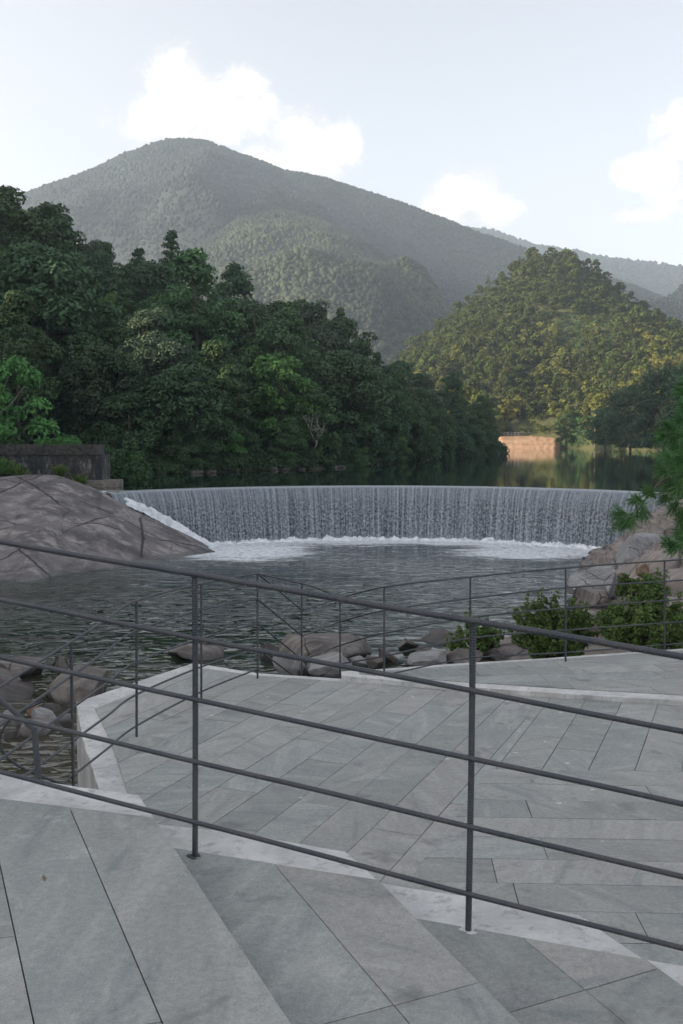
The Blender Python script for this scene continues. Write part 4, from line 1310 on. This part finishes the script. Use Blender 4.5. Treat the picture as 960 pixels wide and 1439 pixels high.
for k, (kd, w, h0, h1, n_, per, lf, mt, sd) in PH.items():
    c, rad = crown_centers(sd, kd, w, h0, h1, n_)
    cm = clumps_mesh('tree', c, rad, per, lf, mt, sd + 1)
    tm = trunk_mesh('t', h1 * 0.85, 0.13, c, sd + 2, BARK, 5)
    # one mesh, two materials: crown and trunk are too small to tell apart at this distance
    nv, nf = len(cm.vertices), len(cm.polygons)
    v1 = np.zeros(nv * 3, np.float32); cm.vertices.foreach_get('co', v1)
    v2 = np.zeros(len(tm.vertices) * 3, np.float32); tm.vertices.foreach_get('co', v2)
    f1_ = [tuple(p.vertices) for p in cm.polygons]; f2_ = [tuple(i + nv for i in p.vertices) for p in tm.polygons]
    a1 = np.zeros(nv, np.float32); cm.attributes['rnd'].data.foreach_get('value', a1)
    me = mesh_np('hill_tree', np.concatenate([v1, v2]).reshape(-1, 3), f1_ + f2_, [mt, BARK], False, {'rnd': np.concatenate([a1, np.full(len(v2) // 3, 0.5)])})
    mi = np.zeros(len(me.polygons), np.int32); mi[nf:] = 1
    me.polygons.foreach_set('material_index', mi)
    HM[k] = me
hf = scatter(rh, 545, 1010, 0.02, 1.03, 3.1, 950, 77, tries=22000)
def inpatch(px, t):
    q = rh.at(px, t); y = HZ - (q.z - CZ) / q.y * F
    return (((px - 812) / 52) ** 2 + ((y - 470) / 32) ** 2) < 1 
hf = [h for h in hf if not (inpatch(h[0], h[1]) and rt_.random() < 0.8) and not (690 < h[0] < 792 and h[1] < 0.07)]
indiv = hf[:]
indiv.sort(key=lambda h: h[2].y)
first = {}
stuff_pts = []
for i, (px, t, q, sz) in enumerate(indiv):
    summit = t > 0.9; low_ = t < 0.12
    lowr = px > 760 and 0.12 < t < 0.55
    if summit: k = rt_.choice(['h3', 'h4', 'h2', 'h1'])
    elif lowr: k = rt_.choice(['h5', 'h3', 'h5', 'h3', 'h1'])
    elif low_: k = rt_.choice(['h1', 'h2', 'h5'])
    else: k = rt_.choice(['h1', 'h2', 'h1', 'h2', 'h3', 'h5'])
    if i >= 298:
        stuff_pts.append((k, q, sz)); continue
    me = HM[k]
    o = link('hill_tree', me) if k not in first else first[k].copy()
    if k in first: COL.objects.link(o)
    first.setdefault(k, o)
    o.location = (q.x, q.y, q.z - 0.2); s = sz * rt_.uniform(0.75, 1.0) * (0.7 if summit else 1.0)
    o.scale = (s, s, s * rt_.uniform(0.85, 1.2)); o.rotation_euler = (0, 0, rt_.uniform(0, 6.28))
    pl = 'on the summit of the sunlit right hill' if summit else ('on the shore at the foot of the sunlit right hill' if low_ else ('on the lower right flank of the sunlit hill' if lowr else 'on the slope of the sunlit right hill'))
    wd = {'h1': 'round olive green tree', 'h2': 'broad olive green tree', 'h3': 'slender olive green tree', 'h4': 'pointed dark pine', 'h5': 'yellow green tree'}[k]
    tag(o, f'small {wd} {pl}', 'tree', f'{wd}s {pl}')
# the trees beyond those, one mass
vv, ff, aa_, nb = [], [], [], 0
for k, q, sz in stuff_pts:
    me = HM[k]
    v = np.zeros(len(me.vertices) * 3, np.float32); me.vertices.foreach_get('co', v); v = v.reshape(-1, 3)
    a = np.zeros(len(v), np.float32); me.attributes['rnd'].data.foreach_get('value', a)
    th_ = rt_.uniform(0, 6.28); c_, s_ = math.cos(th_), math.sin(th_)
    sc = sz * rt_.uniform(0.62, 0.9)
    n4 = (len([1 for p in me.polygons if p.material_index == 0])) * 4
    v = v[:n4]; a = np.clip(a[:n4] * 0.6 + 0.4 * rt_.random(), 0, 1)
    w = np.stack([v[:, 0] * c_ - v[:, 1] * s_, v[:, 0] * s_ + v[:, 1] * c_, v[:, 2]], 1) * sc + np.array(q)
    vv.append(w); aa_.append(a); ff.append(np.arange(n4).reshape(-1, 4) + nb); nb += n4
if vv:
    tag(link('hill_wood', mesh_np('hill_wood', np.concatenate(vv), np.concatenate(ff), LEAF_WOOD, False, {'rnd': np.concatenate(aa_)})), 'wood covering the upper part of the sunlit right hill', 'wood', kind='stuff')
undergrowth('hill_scrub', rh, 545, 1050, 0.03, 1.0, 2600, 1.2, 0.24, 44, LEAF_WOOD, 65, 'olive scrub between the trees of the sunlit right hill')
# cleared green rows on the hill
cs = []
for row in range(7):
    yy = 448 + row * 8
    for k in range(26):
        px = 768 + k * 3.6 + row * 1.5 + rt_.uniform(-3, 3); yy = 448 + row * 8 + rt_.uniform(-3, 3)
        if rt_.random() < 0.25: continue
        # find t whose picture height is yy
        lo, hi = 0.1, 1.0
        for _ in range(18):
            m_ = (lo + hi) / 2; q = rh.at(px, m_); y_ = HZ - (q.z - CZ) / q.y * F
            if y_ > yy: lo = m_
            else: hi = m_
        cs.append(tuple(rh.at(px, lo) + Vector((0, 0, 0.2))))
tag(link('terrace_crop', clumps_mesh('terrace_crop', np.array(cs), np.full(len(cs), 0.75), 34, 0.22, LEAF_MID, 67)), 'rows of bright green crop on the cleared terraces high on the sunlit hill', 'crop rows', kind='stuff')

# sandy bank, its low fence and the shore trees
def sandf(u, w):
    px = 694 + 96 * u
    d = 222 + 20 * w
    z = LAKE - 0.5 + 3.3 * min(1, w * 1.5) ** 0.7
    z += 0.12 * mn.noise(Vector((px * 0.2, d * 0.3, 0))) - 4.5 * max(0, abs(u - 0.5) * 2 - 0.8 - 0.12 * mn.noise(Vector((3, d * 0.4, 1)))) * 3
    return ((px - CX) / F * d, d, z)
v, f = grid(50, 24, sandf)
link('sandy_bank', mesh_np('sandy_bank', v, f, SAND, True))['kind'] = 'structure'
fb = P(740, 625, 3.0)
fe = empty('low_fence', ((740 - CX) / F * 236, 236, LAKE + 2.7)); tag(fe, 'low pale fence along the top of the sandy bank across the lake', 'fence')
mp, mrl = MB(), MB()
xs = [(p - CX) / F * 236 for p in range(698, 792, 5)]
for x in xs:
    b_ = MB(); b_.box(x - 0.07, x + 0.07, 235.93, 236.07, LAKE + 2.5, LAKE + 3.7); b_.build('post', PLASTER, fe, off=tuple(fe.location))
for z in (3.15, 3.55):
    b_ = MB(); b_.box(xs[0], xs[-1], 235.88, 235.92, LAKE + z - 0.06, LAKE + z + 0.06); b_.build('rail', PLASTER, fe, off=tuple(fe.location))
# extra individual shore trees
PR['gold1'] = make_proto('round', 3.4, 1.0, 7.0, 44, 80, 0.30, LEAF_GOLD, 611)
PR['dkR'] = make_proto('round', 4.4, 0.4, 11.0, 70, 110, 0.32, LEAF_DARK, 641)
def shore_tree(kind, px, d, sc, label, sz=1.0, name='broadleaf_tree', z=LAKE + 0.3):
    return plant(kind, ((px - CX) / F * d, d, z), sc, px * 0.37, name, label, 'tree', None, sz)
shore_tree('gold1', 648, 205, 1.55, 'golden green tree behind the end of the wooded point, lit by the sun', z=LAKE + 1)
shore_tree('gold1', 690, 236, 0.95, 'yellow green tree directly left of the sandy bank', z=LAKE + 2)
shore_tree('round2', 795, 214, 0.75, 'dark green shore tree directly right of the sandy bank')
shore_tree('gold1', 842, 205, 0.55, 'low yellowish bush tree on the shore under the thin pale trunk')
shore_tree('dkR', 885, 165, 0.88, 'large dark shaded tree on the right shore of the lake')
shore_tree('dkR', 932, 150, 0.95, 'largest dark shaded tree at the right edge of the lake', 1.1)
shore_tree('dkR', 985, 140, 1.1, 'dark shaded tree cut by the right edge of the photo behind the pine')
shore_tree('round3', 850, 178, 0.8, 'dark shore tree left of the large shaded one')
undergrowth('shore_thicket', rh, 786, 1040, 0.0, 0.10, 320, 1.4, 0.2, 110, LEAF_MID, 69, 'low thicket along the right shore of the lake below the dark trees')
# slender pale trunk with a small bright crown
st_ = empty('slender_tree', ((835 - CX) / F * 200, 200, LAKE + 0.3)); tag(st_, 'slender pale trunked sapling with a small yellow crown on the far shore', 'tree')
mb = MB(); mb.tube([(0, 0, 0), (0.05, 0, 4), (0, 0, 8.5)], [0.16, 0.13, 0.08], 6); mb.build('trunk', BARK_PALE, st_, True)
cc_ = np.array([(0, 0, 8.6), (0.7, 0, 8.0), (-0.6, 0.2, 8.2), (0.2, 0.4, 9.5), (0.0, -0.4, 7.4)])
link('crown', clumps_mesh('crown', cc_, np.full(5, 0.8), 50, 0.28, LEAF_GOLD, 71), st_)

# ---- mountains
def build_mount(name, tab, zs, na, ns, seed, p0, p1, npx, nt, nblob, blob, label, mat=MOUNTSOIL, shape=0.9, trange=(0.02, 1.01), leafm=LEAF_FAR):
    T = [(px, ds, dr, skz(ys, dr, blob)) for px, ds, dr, ys in tab]
    h = Hill(T, zs, na, ns, seed, shape, tmax=1.4)
    h.mesh(name, mat, p0, p1, npx, nt)
    r = np.random.default_rng(seed)
    v0, f0 = ICO[1]
    vv, ff, aa, nb = [], [], [], 0
    for k in range(nblob):
        px = r.uniform(p0, p1); t = r.uniform(*trange) if r.random() > 0.12 else r.uniform(0.97, 1.01)
        q = h.at(px, t)
        s = blob * r.uniform(0.35, 1.0) * (1.0 + 0.7 * max(-0.25, mn.noise(q * 0.03 + Vector((7, 0, 0))))) * np.array([1, 1, r.uniform(0.8, 1.35)])
        v = v0 * s * r.uniform(0.7, 1.15, (len(v0), 1)) + np.array([q.x, q.y, q.z + s[2] * 0.35])
        vv.append(v); ff.append(f0 + nb); aa.append(np.clip(np.full(len(v), 0.45 * r.random() + 0.28 + 0.75 * mn.noise(q * 0.018) + 0.5 * mn.noise(q * 0.05)) + r.normal(size=len(v)) * 0.12, 0, 1)); nb += len(v)
    o = link(name + '_forest', mesh_np(name + '_forest', np.concatenate(vv), np.concatenate(ff), leafm, False, {'rnd': np.concatenate(aa)}))
    tag(o, label, 'forest', kind='stuff')
build_mount('mountain', [(-500, 420, 1000, 380), (-200, 420, 980, 330), (0, 420, 960, 290), (45, 420, 950, 274), (120, 420, 950, 250), (180, 420, 950, 225), (225, 420, 950, 210), (258, 420, 950, 206), (295, 420, 950, 208), (340, 420, 950, 224),
  (400, 420, 960, 246), (460, 420, 970, 256), (500, 420, 980, 272), (560, 420, 990, 290), (620, 430, 1000, 312), (680, 430, 1000, 335), (730, 430, 1000, 352), (800, 440, 1000, 378), (900, 440, 1000, 410), (1050, 440, 1000, 470), (1300, 440, 1000, 560)],
  0, 95, 0.0052, 31, -260, 1300, 200, 110, 80000, 2.1, 'hazy forest covering the big mountain behind the lake', shape=1.45, trange=(0.25, 1.01))
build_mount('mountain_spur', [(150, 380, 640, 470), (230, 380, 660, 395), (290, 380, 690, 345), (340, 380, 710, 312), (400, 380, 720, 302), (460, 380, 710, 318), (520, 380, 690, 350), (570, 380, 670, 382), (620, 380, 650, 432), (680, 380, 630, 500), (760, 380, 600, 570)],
  0, 26, 0.010, 37, 150, 760, 140, 80, 30000, 1.9, 'paler sunlit forest on the spur in front of the big mountain', trange=(0.1, 1.01), leafm=LEAF_SPUR_LIT)
build_mount('far_ridge', [(300, 1200, 1700, 400), (560, 1200, 1700, 340), (640, 1200, 1700, 324), (680, 1200, 1700, 325), (750, 1200, 1700, 347), (830, 1200, 1700, 361), (900, 1200, 1700, 371), (960, 1200, 1700, 379), (1100, 1200, 1700, 390), (1500, 1200, 1700, 470)],
  0, 40, 0.003, 43, 300, 1180, 90, 40, 12000, 4.0, 'blue hazy forest on the farthest ridge at the right', trange=(0.4, 1.01))

# ------------------------------------------------------------------ shrubs by the platform
def shrub(px0, px1, ytop, ybase, Y, label, mat, seed, n=34, per=150, leaf=0.028, grp=None):
    c0 = Pd((px0 + px1) / 2, ybase, Y); s = Y / F
    w, h = (px1 - px0) * s / 2 * 0.92, (ybase - ytop) * s * 0.82
    r = np.random.default_rng(seed)
    root = empty('shrub', c0); tag(root, label, 'shrub')
    cs, rad = [], []
    stm = MB()
    R0 = (w + h) / 2
    for k in range(int(n * 2.2)):
        an = r.uniform(0, 6.28); rr = math.sqrt(r.random())
        hh = h * (0.12 + 0.74 * r.random() ** 0.75) * (1 - 0.45 * rr ** 2) * (1 + 0.18 * math.sin(an * 2 + seed))
        q = Vector((w * rr * math.cos(an) * 0.9, w * rr * math.sin(an) * 0.7, hh))
        b = Vector((q[0] * 0.25, q[1] * 0.25, -0.05)); m_ = Vector((q[0] * 0.65, q[1] * 0.65, hh * 0.55))
        out_ = Vector((q.x, q.y, 0)) / max(w, 0.01)
        tip = q + (out_ * 0.5 + Vector((r.normal() * 0.35, r.normal() * 0.35, 0.75))).normalized() * R0 * r.uniform(0.12, 0.34)
        stm.tube([b, m_, q, tip], [0.010, 0.007, 0.005, 0.002], 5)
        for j in range(9):
            t_ = j / 8
            p_ = m_.lerp(q, 0.45 + t_) if t_ < 0.5 else q.lerp(tip, (t_ - 0.5) * 2)
            cs.append(np.array(p_) + r.normal(size=3) * 0.02 * R0); rad.append(R0 * r.uniform(0.05, 0.10) * (1.15 - 0.55 * t_))
    rad = np.array(rad)
    link('stems', stm.mesh('stems', BARK, True), root)
    link('foliage', clumps_mesh('foliage', np.array(cs), rad, max(12, per * 0.22), leaf, mat, seed + 1, 0.9, 0.4, 0.5), root)
    return root
shrub(712, 838, 812, 926, 17.4, 'rounded dark green shrub behind the railing, left of the wide shrub', LEAF_SHRUB, 901, 46)
shrub(832, 985, 800, 916, 16.6, 'wide bright green shrub behind the railing at the right edge', LEAF_SHRUB, 911, 64)
shrub(618, 716, 858, 921, 18.6, 'low sparse shrub among the stones left of the rounded one', LEAF_SHRUB, 921, 26, 90)
shrub(858, 935, 792, 840, 24.0, 'small shrub growing between the rock shelves above the wide shrub', LEAF_SHRUB, 931, 26, 110, 0.034)
shrub(-20, 38, 640, 674, 40.4, 'green bush at the foot of the stained wall, left edge', LEAF_BRIGHT, 941, 26, 90, 0.06)
shrub(40, 120, 612, 632, 43.2, 'light green fern bush on top of the stained wall', LEAF_BRIGHT, 951, 28, 90, 0.06)
shrub(-40, 45, 618, 632, 43.4, 'low green bush on top of the stained wall at the left edge', LEAF_MID, 955, 22, 80, 0.06)
shrub(136, 215, 610, 690, 45.0, 'fresh green bush hanging beside the right end of the stained wall', LEAF_MID, 957, 40, 110, 0.08)
def tuft(px, py, Y, label, seed, hgt=0.4, n=90, mat=LEAF_SHRUB):
    r = np.random.default_rng(seed); mb = MB()
    o0 = Pd(px, py, Y)
    for k in range(n):
        a = r.uniform(0, 6.28); l = hgt * r.uniform(0.5, 1.1); sp_ = r.uniform(0.1, 0.7) * hgt
        b = Vector((r.normal() * 0.06, r.normal() * 0.05, 0)); tip = b + Vector((math.cos(a) * sp_, math.sin(a) * sp_, l)); m_ = b.lerp(tip, 0.5) + Vector((0, 0, l * 0.15))
        d = Vector((-math.sin(a), math.cos(a), 0)) * 0.012
        mb.add([b - d, b + d, m_ + d, tip, m_ - d], [(0, 1, 2, 3, 4)], r.random())
    o = mb.build('grass_tuft', mat, None, attr=True); o.location = o0
    return tag(o, label, 'grass tuft')
tuft(75, 690, 37.5, 'tuft of grass sprouting high on the granite slab', 1, 0.42, 120)
tuft(127, 704, 37.9, 'small tuft of grass near the right edge of the granite slab', 2, 0.26, 90)
tuft(112, 686, 39.6, 'dry grass tuft at the foot of the stained wall, nearer the water', 3, 0.55, 140)
tuft(85, 671, 39.8, 'dry grass tuft at the foot of the stained wall, in its middle', 4, 0.5, 140)
tuft(30, 672, 39.6, 'grass tuft beside the green bush at the foot of the stained wall', 5, 0.5, 140)

# ------------------------------------------------------------------ pine reaching in from the right
pb_ = Vector((6.1, 14.2, 0.9))
pine = empty('pine_tree', pb_); tag(pine, 'long needled green pine reaching in from the right edge of the photo', 'tree')
pm = MB()
pm.tube([pb_ + Vector(q) - pb_ for q in ((0, 0, -0.4), (-0.1, 0, 1.2), (0.0, 0.1, 2.6), (0.1, 0, 4.0), (0.2, 0, 5.6))], [0.16, 0.14, 0.11, 0.08, 0.03], 8)
pm.build('trunk', BARK, pine, True)
def needles(name, tips, seed, L=0.20, per=150):
    r = np.random.default_rng(seed); vv, aa = [], []
    for (p, ax) in tips:
        ax = np.array(ax); ax = ax / np.linalg.norm(ax)
        n = per
        d = r.normal(size=(n, 3)); d /= np.linalg.norm(d, axis=1)[:, None]
        d = d * 0.75 + ax * r.uniform(0.35, 1.1, n)[:, None]; d /= np.linalg.norm(d, axis=1)[:, None]
        l = L * r.uniform(0.7, 1.15, n)[:, None]
        b = np.array(p) - ax * (r.random(n) * 0.13)[:, None]
        sd = np.cross(d, r.normal(size=(n, 3))); sd /= np.linalg.norm(sd, axis=1)[:, None]; sd *= 0.0032
        m_ = b + d * l * 0.55 - np.array([0, 0, 0.006]); tip = b + d * l - np.array([0, 0, 0.03])
        vv.append(np.stack([b - sd, b + sd, m_ + sd, tip, m_ - sd], 1).reshape(-1, 3))
        aa.append(np.repeat(np.clip(r.random() * 0.5 + r.random(n) * 0.5, 0, 1), 5))
    v = np.concatenate(vv); f = np.arange(len(v)).reshape(-1, 5)
    return mesh_np(name, v, f, NEEDLE, False, {'rnd': np.concatenate(aa)})
def branch(pix, Y0_, Y1_, r0, tips, seed, L=0.19, per=120):
    """pix: picture points from trunk outward"""
    pts = [Pd(a, b, Y0_ + (Y1_ - Y0_) * i / (len(pix) - 1)) - pb_ for i, (a, b) in enumerate(pix)]
    sp_ = spline(pts, 6)
    mb = MB(); mb.tube(sp_, [r0 * (1 - 0.75 * i / (len(sp_) - 1)) for i in range(len(sp_))], 6)
    tl = []
    for (a, b, ax) in tips:
        q = Pd(a, b, Y1_ + 0.1 * math.sin(a)) - pb_
        k = min(range(len(sp_)), key=lambda i: (sp_[i] - q).length)
        mb.tube([sp_[k], q], [r0 * 0.35, r0 * 0.25], 5)
        tl.append((tuple(q), ax))
    o = mb.build('branch', BARK, pine, True)
    link('needles', needles('needles', tl, seed, L, per), o)
branch([(1090, 640), (1000, 655), (955, 667), (925, 680), (905, 705), (886, 734)], 13.9, 12.6, 0.022,
       [(868, 720, (-1, 0.1, 0.15)), (884, 733, (-0.4, 0.2, -1)), (873, 738, (-0.8, -0.3, -0.4)), (893, 702, (-1, 0, 0.2)), (904, 722, (0.2, 0.3, -1)), (912, 690, (-0.6, 0, 0.6)),
        (928, 660, (-0.9, 0, 0.3)), (940, 645, (-0.7, 0.2, 0.7)), (950, 690, (-0.4, 0.2, -0.8)), (958, 665, (-0.5, 0, 0.3))], 1)
branch([(1090, 560), (1020, 590), (965, 600), (938, 612)], 13.9, 12.9, 0.02,
       [(930, 612, (-0.9, 0, 0.2)), (940, 598, (-0.6, 0, 0.8)), (945, 628, (-0.7, 0.1, -0.6)), (955, 585, (-0.4, 0, 1)), (960, 612, (-0.6, 0.3, 0)), (968, 640, (-0.6, 0, -0.6)), (935, 640, (-0.8, 0, -0.3)), (950, 650, (-0.5, 0, -0.5)), (962, 570, (-0.4, 0, 0.8))], 2)
branch([(1090, 640), (1010, 690), (960, 700), (945, 712)], 13.9, 13.0, 0.018,
       [(935, 700, (-0.9, 0, 0.1)), (945, 715, (-0.6, 0, -0.7)), (955, 690, (-0.6, 0, 0.5)), (968, 720, (-0.3, 0, -0.9)), (958, 735, (-0.4, 0, -0.6))], 3)
branch([(1090, 720), (1010, 760), (965, 765), (945, 765)], 13.9, 13.0, 0.016,
       [(938, 763, (-1, 0, 0.4)), (945, 770, (-0.8, 0, -0.2)), (960, 758, (-0.6, 0, 0.6)), (968, 775, (-0.5, 0, -0.5))], 4)
branch([(1090, 480), (1030, 520), (985, 540), (965, 545)], 13.9, 13.2, 0.016,
       [(958, 548, (-0.9, 0, 0.2)), (966, 535, (-0.6, 0, 0.7)), (975, 560, (-0.5, 0, -0.5)), (985, 520, (-0.3, 0, 0.9)), (992, 575, (-0.4, 0, 0))], 5)
branch([(1090, 600), (1020, 620), (975, 628), (950, 622)], 14.0, 13.3, 0.016,
       [(944, 618, (-0.9, 0, 0.3)), (952, 605, (-0.6, 0, 0.8)), (960, 632, (-0.5, 0.1, -0.7)), (948, 660, (-0.7, 0, -0.2)), (972, 600, (-0.4, 0, 0.9)), (955, 678, (-0.5, 0.2, -0.3)), (940, 680, (-0.8, 0, 0.1)), (962, 650, (-0.6, 0, 0.2))], 6)
branch([(1090, 690), (1030, 720), (985, 735), (962, 742)], 14.0, 13.3, 0.016,
       [(955, 748, (-0.8, 0, -0.3)), (965, 735, (-0.6, 0, 0.6)), (975, 752, (-0.4, 0, -0.5)), (958, 720, (-0.7, 0, 0.4)), (985, 790, (-0.3, 0, -0.6))], 7)
tl = [((0.2 + 0.5 * math.sin(k * 2.4), 0.5 * math.cos(k * 2.4), 2.2 + 0.16 * k), (math.sin(k * 2.4), math.cos(k * 2.4), 0.6)) for k in range(24)]
link('needles', needles('needles', tl, 9, 0.22, 110), pine)

# ------------------------------------------------------------------ air
hz = NT('haze_air')
pv = hz.n('ShaderNodeVolumePrincipled', {'Color': (0.70, 0.85, 1.0), 'Density': 0.00042, 'Anisotropy': 0.2})
hm = hz.out(None, pv.outputs[0])
hb = MB(); hb.box(-640, 1050, -130, 1900, -2.4, 345)
ho = hb.build('haze', hm); tag(ho, 'thin pale haze filling the valley', 'haze', kind='stuff')

# ------------------------------------------------------------------ sky and sun
SUN_AZ, SUN_EL = R(-108), R(18)          # azimuth measured from +Y towards +X
wd_ = bpy.data.worlds.new('World'); C.world = wd_; wd_.use_nodes = True
class WT(NT):
    def __init__(s, w): s.t = w.node_tree; s.t.nodes.clear()
w = WT(wd_)
sky = w.n('ShaderNodeTexSky', sky_type='NISHITA', sun_disc=False, sun_elevation=SUN_EL, sun_rotation=SUN_AZ, altitude=300.0, air_density=1.0, dust_density=2.2, ozone_density=1.0)
skc = sky.outputs[0]
bw = w.n('ShaderNodeRGBToBW', {0: skc}).outputs[0]
grey = w.n('ShaderNodeCombineColor', {0: w.math('MULTIPLY', bw, 1.02), 1: bw, 2: w.math('MULTIPLY', bw, 1.04)}).outputs[0]
skc = w.mix(0.76, skc, grey)
skc = w.mix(1.0, skc, (0.50, 0.50, 0.50), "ADD")
glow = w.n('ShaderNodeVectorMath', {0: w.n('ShaderNodeTexCoord').outputs['Generated'], 1: tuple(Vector((-0.78, 0.56, 0.26)).normalized())}, operation='DOT_PRODUCT').outputs['Value']
skc = w.mix(w.mr(glow, 0.55, 1.0), skc, (0.55, 0.50, 0.43), "ADD")      # thin high veil
gen = w.n('ShaderNodeTexCoord').outputs['Generated']
sep = w.n('ShaderNodeSeparateXYZ', {0: gen})
yy = w.math('MAXIMUM', sep.outputs[1], 0.02)
u_, v_ = w.math('DIVIDE', sep.outputs[0], yy), w.math('DIVIDE', sep.outputs[2], yy)
uv = w.n('ShaderNodeCombineXYZ', {0: u_, 1: v_, 2: 0.0}).outputs[0]
puff = w.noise(uv, 26, 9, 0.66, 0.5)
puff2 = w.noise(uv, 7, 4, 0.5)
fld = None
for (a, b, ra, rb) in [(255, 120, 55, 48), (315, 165, 90, 60), (350, 140, 40, 40), (245, 180, 95, 45), (430, 205, 62, 50), (475, 215, 45, 35), (415, 235, 90, 40), (655, 282, 58, 50), (625, 300, 60, 40), (690, 300, 50, 35),
                       (955, 210, 62, 62), (915, 250, 70, 38), (975, 270, 90, 50), (880, 310, 40, 18), (1080, 230, 120, 90), (-200, 200, 160, 60)]:
    du = w.math('MULTIPLY', w.math('SUBTRACT', u_, (a - CX) / F), F / ra)
    dv = w.math('MULTIPLY', w.math('SUBTRACT', v_, (HZ - b) / F), F / rb)
    e = w.math('SUBTRACT', 1.0, w.math('SQRT', w.math('ADD', w.math('MULTIPLY', du, du), w.math('MULTIPLY', dv, dv))))
    fld = e if fld is None else w.math('SMOOTH_MAX', fld, e, 0.25)
fld = w.math('ADD', fld, w.math('MULTIPLY', w.math('SUBTRACT', puff, 0.5), 1.5))
fld = w.math('ADD', fld, w.math('MULTIPLY', w.math('SUBTRACT', puff2, 0.5), 0.5))
cm_ = w.math('MULTIPLY', w.mr(fld, -0.05, 0.50), 0.80)
cm_ = w.math('MULTIPLY', cm_, w.mr(sep.outputs[1], 0.02, 0.2))
ccol = w.mix(w.mr(w.math('ADD', w.math('MULTIPLY', fld, 0.6), w.math('MULTIPLY', w.math('SUBTRACT', puff, 0.5), 1.6)), -0.1, 0.6), (3.3, 3.15, 3.05), (5.2, 4.9, 4.6))
fin = w.mix(cm_, skc, ccol)
bg = w.n('ShaderNodeBackground', {0: fin, 1: 0.15})
wo_ = w.n('ShaderNodeOutputWorld'); w.t.links.new(bg.outputs[0], wo_.inputs[0])

sd = bpy.data.lights.new('sun', 'SUN'); sd.energy = 4.8; sd.angle = R(0.5); sd.color = (1.0, 0.82, 0.60)
so = bpy.data.objects.new('sun', sd); COL.objects.link(so)
sv = Vector((math.sin(SUN_AZ) * math.cos(SUN_EL), math.cos(SUN_AZ) * math.cos(SUN_EL), math.sin(SUN_EL)))
so.rotation_euler = sv.to_track_quat('Z', 'Y').to_euler()
so.location = (0, 0, 60)

vs_ = C.view_settings
vs_.view_transform = 'Standard'; vs_.look = 'None'; vs_.exposure = 1.13; vs_.gamma = 1.0
vs_.use_curve_mapping = False
